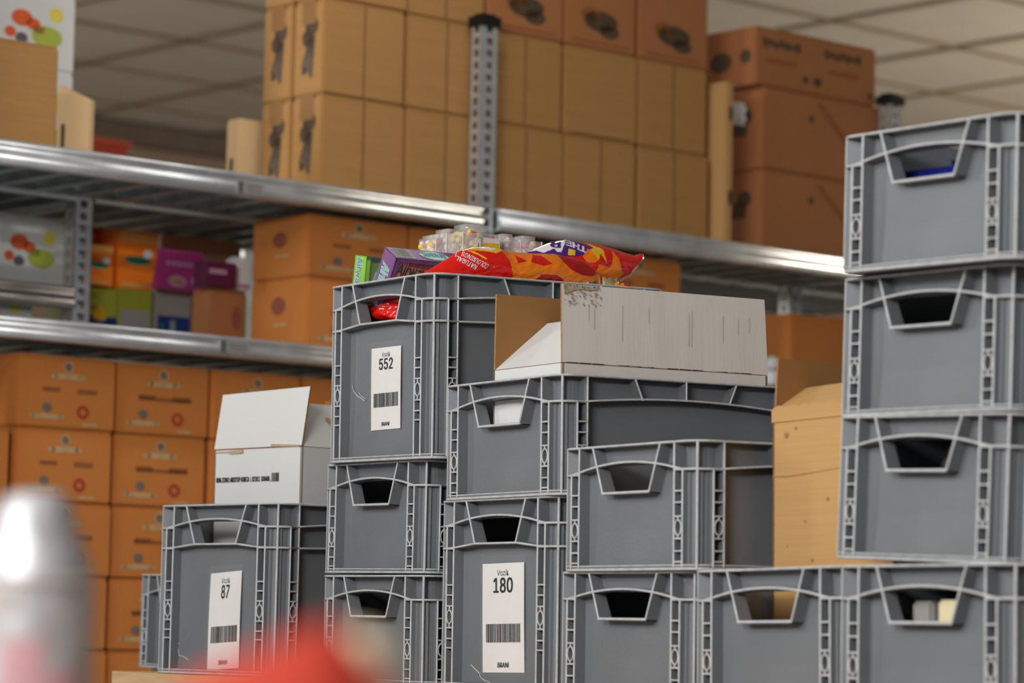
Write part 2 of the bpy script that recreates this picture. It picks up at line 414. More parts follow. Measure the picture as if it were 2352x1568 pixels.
# tall bright edge and second stack
t2, _ = rhit(1756, 330, D0); t3, _ = rhit(2032, 400, D0)
_, zs1 = rhit(1760, 386, D0); _, zs2 = rhit(1760, 196, D0); _, zs3 = rhit(1750, 60, D0)
ts0, _ = rhit(1636, 400, .20)
carton(t1 + .012, .012, zU, .024, .16, (rhit(1645, 185, .03)[1] - zU), KRAFTT, 'narrow pale carton standing on edge between the two big upper-shelf stacks', prints=lambda mb, w, d, h: (mb.disc(ffront(w, h), .6, .8, .3, .05, 0), mb.disc(ffront(w, h), .6, .28, .3, .05, 0), [DARKP])[-1], tape=False)
def p_sport(mb, w, d, h):
    f = ffront(w, h)
    mb.face([f(.42, .9), f(.46, .92), f(.72, .46), f(.68, .42)], 0); mb.rect(f, .72, .745, .04, .5, 0); mb.rect(f, .36, .40, .66, .74, 1)
    mb.rect(fend(d, h), .36, .66, .42, .62, 1); mb.disc(fend(d, h), .62, .66, .14, .1, 1); return [BRNP, DARKP]
def p_toplab(mb, w, d, h):
    f = ffront(w, h)
    for x in (.05, .56):
        for k in range(7): mb.rect(f, x + .045 * k, x + .036 + .045 * k, .66 + .03 * (k % 2), .82 - .02 * (k % 3), 0)
        mb.rect(f, x + .03, x + .28, .40, .48, 1)
    mb.disc(f, .40, .22, .025, .06, 0); mb.disc(f, .50, .22, .035, .08, 0); mb.disc(f, .95, .15, .02, .06, 0)
    e = fend(d, h); mb.disc(e, .35, .45, .2, .18, 0); mb.disc(e, .8, .5, .1, .12, 0)
    return [DARKP, BRNP]
w2 = t3 - t2; dd2 = .17
carton(t2, D0, zU, w2, dd2, zs1 - zU - .002, KRAFTR, 'large brown carton with a diagonal mark, bottom of the right upper-shelf stack', 'brown cartons of the right stack on the upper shelf', p_sport, tape=False)
carton(t2, D0, zs1, w2, dd2, zs2 - zs1 - .002, KRAFTR, 'large brown carton with a diagonal mark, middle of the right upper-shelf stack', 'brown cartons of the right stack on the upper shelf', p_sport, tape=False)
carton(t2 - .03, D0, zs2, w2 - .005, dd2 + .01, zs3 - zs2, KRAFTR, 'lower wide carton with two rows of dark print on top of the right upper-shelf stack', prints=p_toplab, tape=False)
# crumpled film on the end of the right stack
mb = MB()
ct = Vector((t2 - .004, D0 + .085, rhit(1700, 262, .12)[1]))
for i in range(12):
    for j in range(8):
        def g(i, j): 
            a, b = i / 12, j / 8
            return (ct.x - .004 - .012 * math.sin(a * PI) * math.sin(b * PI) + .004 * math.sin(i * 5 + j * 3), ct.y - .03 + .06 * b, ct.z - .03 + .055 * a + .012 * b)
        mb.face([g(i, j), g(i + 1, j), g(i + 1, j + 1), g(i, j + 1)], 0, True)
o = link('plastic_film', mb.clean('plastic_film', [GLOSSW])); o.matrix_world = RM
tag(o, 'crumpled whitish plastic film stuck on the end of the right upper-shelf stack', 'plastic film')
# small things on the left of the upper shelf
ta, za = rhit(150, 100, .02); tb, _ = rhit(-260, 100, .02)
carton(tb, .04, zU, ta - tb, .19, rhit(150, 110, .04)[1] - zU, KRAFT, 'big plain tan carton at the far left of the upper shelf', prints=p_plain, tape=False)
PALEK = mat('pale_kraft', (226, 190, 142), .8, var=.04)
ta, _ = rhit(131, 300, .30); r = thing('flattened_carton', 'pale flattened carton with a slanted top, beside the big plain tan carton', 'carton', RM @ Matrix.Translation((ta, .30, zU)) @ Matrix.Rotation(-1.31, 4, 'Z'))
hA, hB = rhit(150, 196, .30)[1] - zU, rhit(213, 236, .24)[1] - zU
mb = MB(); w_ = .086; mb.hexa([(0, 0, 0), (w_, 0, 0), (w_, .012, 0), (0, .012, 0), (0, 0, hA), (w_, 0, hB), (w_, .012, hB), (0, .012, hA)]); link('board', mb.mesh('board', [PALEK]), r)
mb = MB(); mb.rect(lambda u, v: (w_ * u, -.0006, hB * v), .12, .24, .35, .7, 0); mb.rect(lambda u, v: (w_ * u, -.0006, hB * v), .08, .3, .05, .25, 1); link('print', mb.mesh('print', [DARKP, PAPER]), r)
tb, _ = rhit(549, 300, .28)
carton(tb, .28, zU, .12, .045, rhit(560, 272, .28)[1] - zU, PALEK, 'short yellowish carton just left of the big upper-shelf stack', prints=lambda mb, w, d, h: (mb.rect(fend(d, h), .35, .6, .15, .5, 0), [DARKP])[-1], tape=False)
# fruit-print boxes
def p_fruit(mb, w, d, h):
    for f in (ffront(w, h),):
        mb.disc(f, .62, .62, .075, .11, 0); mb.disc(f, .70, .56, .05, .08, 0); mb.disc(f, .54, .42, .04, .07, 0)
        mb.disc(f, .80, .42, .11, .14, 1); mb.disc(f, .86, .72, .05, .10, 2); mb.disc(f, .62, .36, .045, .07, 3); mb.disc(f, .74, .50, .05, .06, 4)
        mb.rect(f, .06, .40, .86, .92, 5)
    return [FR_O, FR_G, FR_Y, FR_K, OYEL, GREYB]
def p_fruit_stem(mb, w, d, h):
    m_ = p_fruit(mb, w, d, h); f = ffront(w, h)
    mb.face([f(.20, .98), f(.27, .98), f(.34, .30), f(.30, .30)], 6); mb.rect(f, .28, .38, .12, .28, 6); return m_ + [STAIN]
fr = 'white fruit-print boxes on the far rack'
ta, _ = rhit(172, 100, .47); tb, _ = rhit(-160, 100, .47)
zt_, _z = rhit(100, 190, .47)
carton(tb, .47, zU, ta - tb, .3, (rhit(100, 158, .47)[1] - zU), WHITEC, 'white fruit-print box on the top of the far rack, behind the tan carton', fr, p_fruit, tape=False, name='fruit_box')
carton(tb, .47, rhit(100, 158, .47)[1], ta - tb, .3, .16, WHITEC, 'white fruit-print box cut by the top edge of the photo, uppermost of all', fr, p_fruit, tape=False, name='fruit_box')
ta, _ = rhit(152, 570, .50); tb, _ = rhit(28, 570, .50); wf_ = .30
zf = rhit(90, 498, .50)[1]
carton(ta - wf_, .50, zM, wf_, .26, zf - zM, WHITEC, 'white fruit-print box on the small middle shelf beside the left post', fr, p_fruit_stem, tape=False, name='fruit_box')
ta, _ = rhit(76, 700, .48)
carton(ta - .3, .48, zL, .3, .3, rhit(40, 678, .48)[1] - zL, WHITEC, 'low white fruit-print box under the small middle shelf at the far left', fr, p_fruit, tape=False, name='fruit_box')

# cartons on the lower shelf
D1 = .06
t0, _ = rhit(706, 640, D1); t1, _ = rhit(1568, 650, D1)
zr = rhit(712, 632, D1)[1]; zt = min(rhit(712, 487, D1)[1], zU - hU - .004)
n = 4; CW2 = (t1 - t0) / n; dA = .19
for i in range(n):
    for j in range(2):
        z0 = zL if j == 0 else zr; h = (zr - zL - .002) if j == 0 else (zt - zr)
        carton(t0 + i * CW2, D1, z0, CW2 - .005, dA, h, KRAFTO, 'orange-brown printed carton, %s layer of the lower-shelf block, %s column' % (('bottom', 'top')[j], ('leftmost', 'second', 'third', 'rightmost')[i]), 'orange-brown cartons of the block on the lower shelf', p_brown_end, tape=False)
tx, _ = rhit(574, 720, D1 + dA)
carton(tx - .085, D1 + .21, zL, .092, .07, rhit(500, 662, D1 + .21)[1] - zL, KRAFTR, 'shaded brown carton left of the orange-brown block on the lower shelf', prints=lambda mb, w, d, h: (mb.disc(ffront(w, h), .7, .55, .12, .2, 0), [PINK])[-1], tape=False)
ta, _ = rhit(1818, 780, .12)
carton(ta, .12, zL, .2, .2, rhit(1850, 722, .12)[1] - zL, KRAFTO, 'orange-brown carton on the lower shelf, seen between grey cardboard flap and right crate stack', prints=p_plain, tape=False)

def product(px0, px1, ytop, zb, d, dp, mt, name, label, group, prints, yaw=0, taper=0):
    ya = (ytop + topx(rk(0, 0, zb))[1]) / 2
    a, _ = rhit(px0, ytop + 40, d); b, _ = rhit(px1, ytop + 40, d); h = rhit((px0 + px1) / 2, ytop, d)[1] - zb
    w = b - a
    r = thing(name, label, 'package', RM @ Matrix.Translation((a, d, zb)) @ Matrix.Rotation(yaw, 4, 'Z'), group)
    bm = bmesh.new(); bmesh.ops.create_cube(bm, size=1)
    bmesh.ops.scale(bm, vec=(w, dp, h), verts=bm.verts); bmesh.ops.translate(bm, vec=(w / 2, dp / 2, h / 2), verts=bm.verts)
    for v in bm.verts:
        if v.co.z > h * .9 and taper: v.co.x = w / 2 + (v.co.x - w / 2) * (1 - taper); v.co.y = dp / 2 + (v.co.y - dp / 2) * .35
    bmesh.ops.bevel(bm, geom=bm.edges[:] + bm.verts[:], offset=.002, segments=2, affect='EDGES')
    me = bpy.data.meshes.new('pack_body'); bm.to_mesh(me); bm.free(); me.materials.append(mt); link('pack_body', me, r)
    fl = MB(); fl.box(w * .03, w * .97, dp * .35, dp * .65, h - .001, h + .0025); link('top_seal', fl.mesh('top_seal', [mt]), r)
    mb = MB(); k = .001 if not taper else 0
    f = (lambda u, v: (u * w, -.0008, v * h)) if not taper else (lambda u, v: (w / 2 + (u - .5) * w * (1 - taper * v), -.0012 + dp * .325 * v, v * h))
    mats = prints(mb, f); link('print', mb.mesh('print', mats), r)
    return r
def pr_orange(mb, f):
    mb.rect(f, .05, .95, .80, .97, 2); mb.disc(f, .5, .5, .34, .07, 0); mb.rect(f, .2, .8, .47, .53, 0); mb.disc(f, .75, .62, .12, .08, 1); mb.rect(f, .1, .9, .04, .12, 3); mb.rect(f, .2, .8, .38, .41, 3)
    return [TEALP, GLOSSW, OYEL, OYEL]
def pr_purple(mb, f):
    for k in range(6): mb.rect(f, .14 + .12 * k, .23 + .12 * k, .62, .74, 0)
    mb.disc(f, .38, .22, .2, .16, 0); mb.disc(f, .38, .20, .10, .08, 1); mb.disc(f, .78, .26, .12, .14, 0)
    return [PURPL, OYEL]
def pr_green(mb, f):
    mb.rect(f, .02, .98, .25, .50, 0); mb.disc(f, .5, .60, .16, .15, 1)
    for x in (.1, .24, .76, .9): mb.disc(f, x, .50, .09, .08, 0, n=6)
    return [NAVY, SUNY]
def pr_blue(mb, f): mb.rect(f, .05, .95, .02, .62, 0); mb.rect(f, .40, .55, .3, .56, 1); mb.rect(f, .08, .22, .3, .5, 2); return [NAVY, GLOSSW, TEALP]
zgo = rhit(300, 662, .50)[1]
pg = 'small packages on the left of the lower shelf'
product(188, 270, 662, zL, .50, .14, OLIVE, 'tea_carton', 'olive and navy package with a yellow sun print, beside the left post', pg, pr_green)
product(272, 350, 664, zL, .50, .14, OLIVE, 'tea_carton', 'olive package with a plain light grey front panel', pg, lambda mb, f: (mb.rect(f, .06, .92, .03, .68, 0), [GREYB])[-1])
product(358, 440, 668, zL, .50, .13, GREYB, 'blue_package', 'grey-topped package with a navy front, beside the shaded brown carton', pg, pr_blue)
product(192, 262, 560, zgo, .52, .07, ORANGE, 'orange_package', 'shorter orange package with a teal oval, on the olive package by the post', pg, pr_orange)
product(200, 258, 524, zgo, .60, .05, ORED, 'red_package', 'red package peeping out above the shorter orange package', pg, lambda mb, f: (mb.rect(f, .1, .9, .8, .9, 0), [FR_O])[-1])
product(272, 362, 530, zgo, .52, .07, ORANGE, 'orange_package', 'taller orange package with a teal oval, left of the purple bag', pg, pr_orange)
product(366, 478, 578, zgo, .44, .03, PURP, 'purple_bag', 'bright purple bag with pale lettering on the lower shelf', pg, pr_purple, taper=.12)
zpk = rhit(500, 662, D1 + .21)[1]
product(476, 544, 602, zpk, .24, .05, PURD, 'plum_package', 'dark plum package lying on the shaded brown carton', pg, lambda mb, f: (mb.rect(f, .05, .65, .5, .7, 0), [PURPL])[-1])
product(544, 576, 592, zpk, .26, .04, GLOSSW, 'white_package', 'small glossy white package next to the dark plum package', pg, lambda mb, f: (mb.rect(f, .1, .9, .05, .2, 0), [PURPL])[-1])
ta, _ = rhit(396, 560, .62); tb, _ = rhit(580, 560, .62)
carton(ta, .66, zL, tb - ta, .1, rhit(480, 548, .66)[1] - zL, BEIGEF, 'pale beige carton behind the purple bag on the lower shelf', prints=p_plain, tape=False)
# white lid far back
# cartons on the base shelf: five layers, columns from far left to behind the crates
edges = [(-2, 'cut off by the left edge of the photo')]
D2 = .055
xs = [40, 269, 489, 697, 892, 1082]
tt = [rhit(x, 900, D2)[0] for x in xs]
zt0 = rhit(150, 816, D2)[1]; RH = rhit(45, 815, D2)[1] - rhit(45, 985, D2)[1]
names_c = ['first full column from the left', 'second full column from the left', 'third full column from the left', 'column behind the white open carton', 'column hidden behind the tallest labelled crate']
rown = ['topmost', 'second', 'third', 'fourth', 'lowest']
zt0 = min(zt0, zL - hL - .003)
for i in range(5):
    for j in range(5):
        z0 = zt0 - (j + 1) * RH
        w_ = tt[i + 1] - tt[i]
        if j == 4: h_ = RH + z0 - zB; z0 = zB
        else: h_ = RH
        carton(tt[i] + .003, D2 + .004 * ((i * 5 + j * 3) % 3), z0, w_ - (.010 if (j % 2) else .006), .24, h_ - .002, KRAFTO, '%s orange carton with red and blue-grey emblems, %s' % (rown[j], names_c[i]), 'orange cartons stacked below the lower shelf', p_orange if i % 2 == 0 else p_orange2, tape=False)
tw = tt[1] - tt[0]; ztl = rhit(10, 978, D2)[1]
te = rhit(28, 1040, D2)[0]
k = 0; z = ztl
while z - RH > zB - .02:
    h_ = RH if z - 2 * RH > zB - .02 else z - zB
    carton(te - tw, D2, z - h_, tw - .006, .24, h_ - .002, KRAFTO, 'orange carton at the left edge of the photo, %s of its column' % ('topmost', 'second', 'third', 'fourth')[k], 'orange cartons stacked below the lower shelf', p_orange2, tape=False)
    z -= h_; k += 1
# red crate far behind at the upper left
p = atdepth(252, 365, 8.0); zr_ = p.z
r = thing('red_crate', 'red plastic crate far behind the upper shelf on the left', 'crate', RM @ Matrix.Translation(((p - RA).dot(ER), (p - RA).dot(ED), 0)))
mb = MB(); wq = .11; hq = .07
mb.box(-wq / 2, wq / 2, 0, .1, zr_ - .05, zr_ + .040); link('crate_body', mb.mesh('crate_body', [REDP]), r)
mb = MB(); mb.box(-wq / 2 - .008, wq / 2 + .012, -.006, .106, zr_ + .040, zr_ + .052)
link('rim', mb.mesh('rim', [ORED]), r)
mb = MB()
for a, b in ((-.45, 0), (.45, 0), (-.45, .09), (.45, .09)): mb.box(a - .02, a + .02, b - .02, b + .02, 0, zr_ - .08)
mb.box(-.5, .5, -.05, .16, zr_ - .08, zr_ - .05)
o = link('side_table', mb.mesh('side_table', [GALVD])); o.matrix_world = r.matrix_world
tag(o, 'narrow steel stand far behind the racks carrying the red crate', 'stand')

# ------------------------------------------------------------------ crates
HW, HL, RC, DP = .15, .2, .027, .018
HS, HT = .1578, .2568
def rrect(off, n=7):
    r = RC + off * .4; hw, hl = HW + off, HL + off; P = []
    for cx, cy, a0 in ((hw - r, -hl + r, -PI / 2), (hw - r, hl - r, 0), (-hw + r, hl - r, PI / 2), (-hw + r, -hl + r, PI)):
        for k in range(n): a = a0 + PI / 2 * k / (n - 1); P.append((cx + r * math.cos(a), cy + r * math.sin(a)))
    return P
def sweep(mb, sec, mats=None):
    loops = [[(x, y, z) for x, y in rrect(o)] for o, z in sec]; n = len(loops[0]); ids = [[mb.vert(p) for p in L] for L in loops]
    m_ = len(sec)
    for s in range(m_):
        for i in range(n):
            mb.idx([ids[s][i], ids[s][(i + 1) % n], ids[(s + 1) % m_][(i + 1) % n], ids[(s + 1) % m_][i]], mats[s] if mats else 0)
def face_fn(face, Hh):
    return {'front': lambda u, v, d: (u, -HL + d, Hh - v), 'back': lambda u, v, d: (-u, HL - d, Hh - v),
            'right': lambda u, v, d: (HW - d, u, Hh - v), 'left': lambda u, v, d: (-HW + d, -u, Hh - v)}[face]
def rib(mb, fn, pts, th=.0030, d0=0, d1=.0186, closed=False):
    n = len(pts); secs = []
    for i, (u, v) in enumerate(pts):
        a = pts[i - 1] if (i or closed) else pts[i]; b = pts[(i + 1) % n] if (i < n - 1 or closed) else pts[i]
        du, dv = b[0] - a[0], b[1] - a[1]; l = math.hypot(du, dv) or 1; nu, nv = -dv / l, du / l
        h = th / 2
        secs.append([mb.vert(fn(u + nu * w, v + nv * w, d)) for w, d in ((h * 1.15, d1), (h, d0 + .0012), (h * .55, d0 + .0003), (0, d0), (-h * .55, d0 + .0003), (-h, d0 + .0012), (-h * 1.15, d1))])
    for i in range(n if closed else n - 1):
        A, B = secs[i], secs[(i + 1) % n]
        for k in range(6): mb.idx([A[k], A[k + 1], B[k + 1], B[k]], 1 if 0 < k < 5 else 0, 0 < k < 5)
def arch(u0, u1, v0, vp, n=14):
    return [(u0 + (u1 - u0) * k / n, vp + (v0 - vp) * abs(2 * k / n - 1) ** 2) for k in range(n + 1)]
def arcring(mb, Hh, v, corner, th=.003):
    for sx, sy in (corner,):
        pts = [(.1037, -HL, 0, -1)]
        for k in range(9):
            a = -PI / 2 + PI / 2 * k / 8; pts.append((HW - RC + RC * math.cos(a), -HL + RC + RC * math.sin(a), math.cos(a), math.sin(a)))
        pts.append((HW, -.157, 1, 0))
        S_ = []
        for x, y, nx, ny in pts:
            h = th / 2
            S_.append([mb.vert((sx * (x - nx * d), (y - ny * d) * (-sy), Hh - v + w)) for w, d in ((-h * 1.15, DP), (-h, .0012), (-h * .55, .0003), (0, 0), (h * .55, .0003), (h, .0012), (h * 1.15, DP))])
        for i in range(len(S_) - 1):
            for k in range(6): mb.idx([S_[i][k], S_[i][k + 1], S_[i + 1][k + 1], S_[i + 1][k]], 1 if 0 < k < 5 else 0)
def crate_meshes(tall, py=.163, qx=.118):
    Hh = HT if tall else HS; out = []
    # wall shell with a handle opening at each end, and the floor
    mb = MB(); L = rrect(-DP); n = len(L); hv0, hv1 = .026, .0595
    for i in range(n):
        a, b = L[i], L[(i + 1) % n]
        if abs(a[1] - b[1]) < 1e-6 and abs(a[0] - b[0]) > .05:     # short walls get the opening
            s = -1 if a[1] < 0 else 1; y = a[1]; e = .1050
            mb.face([(-abs(a[0]), y, Hh - .0355), (-e, y, Hh - .0355), (-e, y, Hh), (-abs(a[0]), y, Hh)]); mb.face([(abs(a[0]), y, Hh - .0355), (e, y, Hh - .0355), (e, y, Hh), (abs(a[0]), y, Hh)])
            O = [(-e, Hh), (e, Hh), (e, .004), (-e, .004)]; I = [(-.064, Hh - hv0), (.064, Hh - hv0), (.049, Hh - hv1), (-.049, Hh - hv1)]
            for k in range(4):
                mb.face([(O[k][0], y, O[k][1]), (O[(k + 1) % 4][0], y, O[(k + 1) % 4][1]), (I[(k + 1) % 4][0], y, I[(k + 1) % 4][1]), (I[k][0], y, I[k][1])])
        else: mb.face([(a[0], a[1], Hh - .0355), (b[0], b[1], Hh - .0355), (b[0], b[1], Hh), (a[0], a[1], Hh)])
    zc = Hh - .0355; yi = HL - DP; xi = HW - DP
    for sx, sy in ((1, 1), (-1, 1), (1, -1), (-1, -1)):
        Pk = [(.1050, yi), (.1050, py), (.114, py), (qx, .1565), (xi, .1565)]
        for a, b in zip(Pk, Pk[1:]): mb.face([(sx * a[0], sy * a[1], .004), (sx * b[0], sy * b[1], .004), (sx * b[0], sy * b[1], zc), (sx * a[0], sy * a[1], zc)])
        arc = [(x, y) for x, y in L if x * sx > .104 and y * sy > .156]
        arc.sort(key=lambda p: math.atan2(p[1] * sy - .15, p[0] * sx - .1))
        mb.face([(sx * x, sy * y, zc) for x, y in [(.1050, py), (.114, py), (qx, .1565), (xi, .1565)]] + [(x, y, zc) for x, y in arc] + [(sx * .1050, sy * yi, zc)])
    for sx in (1, -1): mb.face([(sx * xi, -.1565, .004), (sx * xi, .1565, .004), (sx * xi, .1565, zc), (sx * xi, -.1565, zc)])
    mb.face([(-xi, -yi, .004), (xi, -yi, .004), (xi, yi, .004), (-xi, yi, .004)])
    me = mb.clean('wall_shell', [PL]); bm = bmesh.new(); bm.from_mesh(me)
    bmesh.ops.solidify(bm, geom=bm.faces[:], thickness=.0022); bmesh.ops.recalc_face_normals(bm, faces=bm.faces); bm.to_mesh(me); bm.free()
    out.append(('wall_shell', me))
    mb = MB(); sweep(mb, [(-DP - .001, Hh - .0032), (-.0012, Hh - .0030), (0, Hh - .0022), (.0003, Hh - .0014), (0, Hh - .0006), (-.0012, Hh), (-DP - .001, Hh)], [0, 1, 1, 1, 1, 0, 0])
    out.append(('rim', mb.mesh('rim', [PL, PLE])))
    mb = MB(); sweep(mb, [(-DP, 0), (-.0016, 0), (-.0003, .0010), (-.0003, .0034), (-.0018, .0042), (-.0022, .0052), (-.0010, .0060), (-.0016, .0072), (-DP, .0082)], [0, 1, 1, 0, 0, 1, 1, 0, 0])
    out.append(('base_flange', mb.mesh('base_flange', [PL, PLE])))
    vr = .0355
    for face in ('front', 'back'):
        mb = MB(); f = face_fn(face, Hh)
        for s in (-1, 1):
            rib(mb, f, [(s * .1037, .002), (s * .1037, Hh - .004)])
            rib(mb, f, [(s * .1212, vr), (s * .1212, Hh - .004)])
            rib(mb, f, [(s * .0735, .002), (s * .0505, .0605)])
        rib(mb, f, [(-.1212, vr), (-.1037, vr - .003)] + arch(-.1037, .1037, vr - .003, .0225) + [(.1212, vr)])
        if tall: rib(mb, f, [(-.1212, .0665), (-.1037, .0655), (-.0505, .0605), (.0505, .0605), (.1037, .0655), (.1212, .0665)])
        else: rib(mb, f, [(-.052, .0605), (.052, .0605)], th=.0036)
        link_h = (.1167, .1305, .1454, .1752, .190, .2027) if tall else (.0615, .0755, .0925, .1195, .1345, .1475)
        cc = .1603 if tall else .106
        for s in (-1, 1):
            for v in link_h: rib(mb, f, [(s * .1037, v), (s * .1212, v)], th=.0024)
            c = [(s * .11245 + .0068 * math.cos(2 * PI * k / 14), cc + .0092 * math.sin(2 * PI * k / 14)) for k in range(14)]
            rib(mb, f, c, th=.0022, closed=True)
            rib(mb, f, [(s * .11245, link_h[2]), (s * .11245, cc - .009)], th=.002); rib(mb, f, [(s * .11245, cc + .009), (s * .11245, link_h[3])], th=.002)
        out.append(('end_ribs', mb.mesh('end_ribs', [PL, PLE])))
    for face in ('right', 'left'):
        mb = MB(); f = face_fn(face, Hh)
        for s in (-1, 1):
            rib(mb, f, [(s * .157, .002), (s * .157, Hh - .004)])
            rib(mb, f, [(s * .1725, vr), (s * .1725, Hh - .004)])
            rib(mb, f, [(s * .082, .002), (s * .070, .030)])
        rib(mb, f, [(0, .002), (0, .028)])
        rib(mb, f, [(-.1725, vr), (-.157, vr)] + arch(-.157, .157, vr - .0005, .027) + [(.1725, vr)])
        if tall:
            rib(mb, f, [(-.1725, .0665), (-.157, .0665), (0, .0625), (.157, .0665), (.1725, .0665)]); rib(mb, f, [(0, .028), (0, .063)])
        for s in (-1, 1):
            for v in link_h: rib(mb, f, [(s * .157, v), (s * .1725, v)], th=.0024)
            c = [(s * .16475 + .0062 * math.cos(2 * PI * k / 14), cc + .0092 * math.sin(2 * PI * k / 14)) for k in range(14)]
            rib(mb, f, c, th=.0022, closed=True)
            rib(mb, f, [(s * .16475, link_h[2]), (s * .16475, cc - .009)], th=.002); rib(mb, f, [(s * .16475, cc + .009), (s * .16475, link_h[3])], th=.002)
        out.append(('side_ribs', mb.mesh('side_ribs', [PL, PLE])))
    for cn in ((1, -1), (1, 1), (-1, 1), (-1, -1)):
        for v_ in ((vr, .0665) if tall else (vr,)):
            mb = MB(); arcring(mb, Hh, v_, cn); out.append(('corner_rib', mb.mesh('corner_rib', [PL, PLE])))
    for sx, sy in ((1, -1), (1, 1), (-1, 1), (-1, -1)):
        mb = MB(); prof = []
        for k in range(17):
            a = -PI / 2 + PI / 2 * k / 16; d = .0075 + (.003 if k in (3, 4, 12, 13) else 0)
            prof.append((HW - RC + (RC - d) * math.cos(a), -HL + RC + (RC - d) * math.sin(a)))
        prof = [(.1212, prof[0][1])] + prof + [(prof[-1][0], -.1725)]
        z1 = Hh - vr
        for a, b in zip(prof, prof[1:]):
            mb.face([(sx * a[0], -sy * a[1], .004), (sx * b[0], -sy * b[1], .004), (sx * b[0], -sy * b[1], z1), (sx * a[0], -sy * a[1], z1)], 0)
        c = Vector((HW - RC, -HL + RC, 0)); n_ = Vector((1, -1, 0)).normalized(); t_ = Vector((1, 1, 0)).normalized()
        h = .0016; pts = [(RC - DP, -h), (RC - .0012, -h), (RC - .0003, -h * .55), (RC, 0), (RC - .0003, h * .55), (RC - .0012, h), (RC - DP, h)]
        P = [c + n_ * r_ + t_ * w_ for r_, w_ in pts]
        for k in range(6):
            a, b = P[k], P[k + 1]
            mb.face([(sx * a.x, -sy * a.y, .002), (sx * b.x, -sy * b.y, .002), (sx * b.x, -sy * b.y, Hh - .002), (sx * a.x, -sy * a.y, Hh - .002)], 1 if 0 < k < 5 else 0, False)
        out.append(('corner_post', mb.clean('corner_post', [PL, PLE])))
    return out
CM = {'s': crate_meshes(False), 't': crate_meshes(True), 'q': crate_meshes(False, .1765, .127)}
CR = {
 'P0': ('s', -0.0242, 4.3806, -0.0887, -1.0196, 0.0057, -0.0056), 'P1': ('s', -0.0270, 4.4150, 0.0704, -1.0122, 0.0066, 0.0013),
 'P2': ('t', -0.0214, 4.3831, 0.2298, -1.0022, 0.0163, -0.0081), 'Q0': ('t', 0.1516, 4.1482, -0.0878, -1.0036, 0.0015, -0.0062),
 'Q1': ('s', 0.1536, 4.1356, 0.1687, -1.0064, 0.0029, -0.0100), 'R0': ('s', 0.3100, 3.8799, -0.0871, -1.0004, 0.0020, -0.0040),
 'R1': ('s', 0.3127, 3.8607, 0.0701, -1.0112, 0.0021, -0.0075), 'C0': ('s', 0.4656, 3.6124, -0.0855, -1.0131, -0.0133, -0.0097),
 'D0': ('s', 0.6060, 3.3417, -0.0842, -1.0086, -0.0044, -0.0008), 'S0': ('s', 0.6038, 3.3752, 0.0762, -1.0240, 0.0230, 0.0240),
 'S1': ('s', 0.6107, 3.4050, 0.2386, -1.0116, 0.0167, 0.0159), 'S2': ('s', 0.6053, 3.3533, 0.3903, -1.0064, 0.0291, 0.0086),
 'E0': ('t', -0.2958, 4.7314, -0.0834, -0.8205, -0.0026, 0.0010), 'T0': ('s', -0.3615, 4.9203, -0.0817, -1.0008, 0.0005, 0.0068)}
LAB = {
 'P0': 'low grey crate at the bottom of the stack under the 552 crate', 'P1': 'low grey crate directly under the tall crate labelled 552',
 'P2': 'tall grey crate labelled 552, heaped with candy', 'Q0': 'tall grey crate with the white label 180',
 'Q1': 'low grey crate on the 180 crate, holding a grey open carton', 'R0': 'low grey crate under the empty crate, right of the 180 crate',
 'R1': 'empty low grey crate with light showing through its handle, left of the tall tan carton', 'C0': 'low grey crate holding the tall tan carton',
 'D0': 'low grey crate at the bottom of the right stack, cream goods behind its handle', 'S0': 'third crate down in the right stack, tilted over a dark gap',
 'S1': 'second crate down in the right stack, black handle opening', 'S2': 'topmost grey crate of the right stack, blue strip behind its handle',
 'E0': 'tall grey crate with the label 87, holding a white open carton', 'T0': 'small part-hidden grey crate at the far left, behind the 87 crate'}
crates = {}; tops = {}
PT1, PT2 = CZ - .083, CZ - .0887
for k, (ty, x, y, z, yaw, a, b) in CR.items():
    Hh = HS if ty == 's' else HT; zs = 1
    if k in ('P0', 'P1', 'P2'): x, y, z = x * 1.005, y * 1.005, z * 1.005
    if k == 'T0': x, y, z = x * 1.045, y * 1.045, z * 1.045
    base = z + CZ
    if k == 'S1': base -= .0015; zs = .990
    if k == 'S2': base += .0045; zs = .972
    if k[1] != '0':
        lo = tops[k[0] + str(int(k[1]) - 1)] + .0006
        if base < lo: zs = (base + Hh * zs - lo) / Hh; base = lo
    if k[1] == '0' and k != 'S0':
        pt = PT1 if k in ('E0', 'T0', 'P0', 'Q0', 'R0') else PT2; zs = (z + CZ + Hh - pt) / Hh; base = pt + .0004
    r = thing('storage_crate', LAB[k], 'crate', frame((x, y, base), yaw, a, b, zs), 'grey storage crates')
    for nm, me in CM['q' if k == 'Q1' else ty]: link(nm, me, r)
    crates[k] = (r, Hh * zs); tops[k] = base + Hh * zs
bpy.context.view_layer.update()
def cM(k): 
    ty, x, y, z, yaw, a, b = CR[k]; r = crates[k][0]
    return r.matrix_world.copy()
def chit(k, px, py, d, face='front'):           # pixel -> crate-local point on a plane parallel to its end or side wall
    M = cM(k); Mi = M.inverted()
    e = Mi @ EYE; dr = (Mi @ (EYE + ray(px, py))) - e
    if face == 'front': s = ((-HL + d) - e.y) / dr.y
    else: s = ((HW - d) - e.x) / dr.x
    return e + dr * s
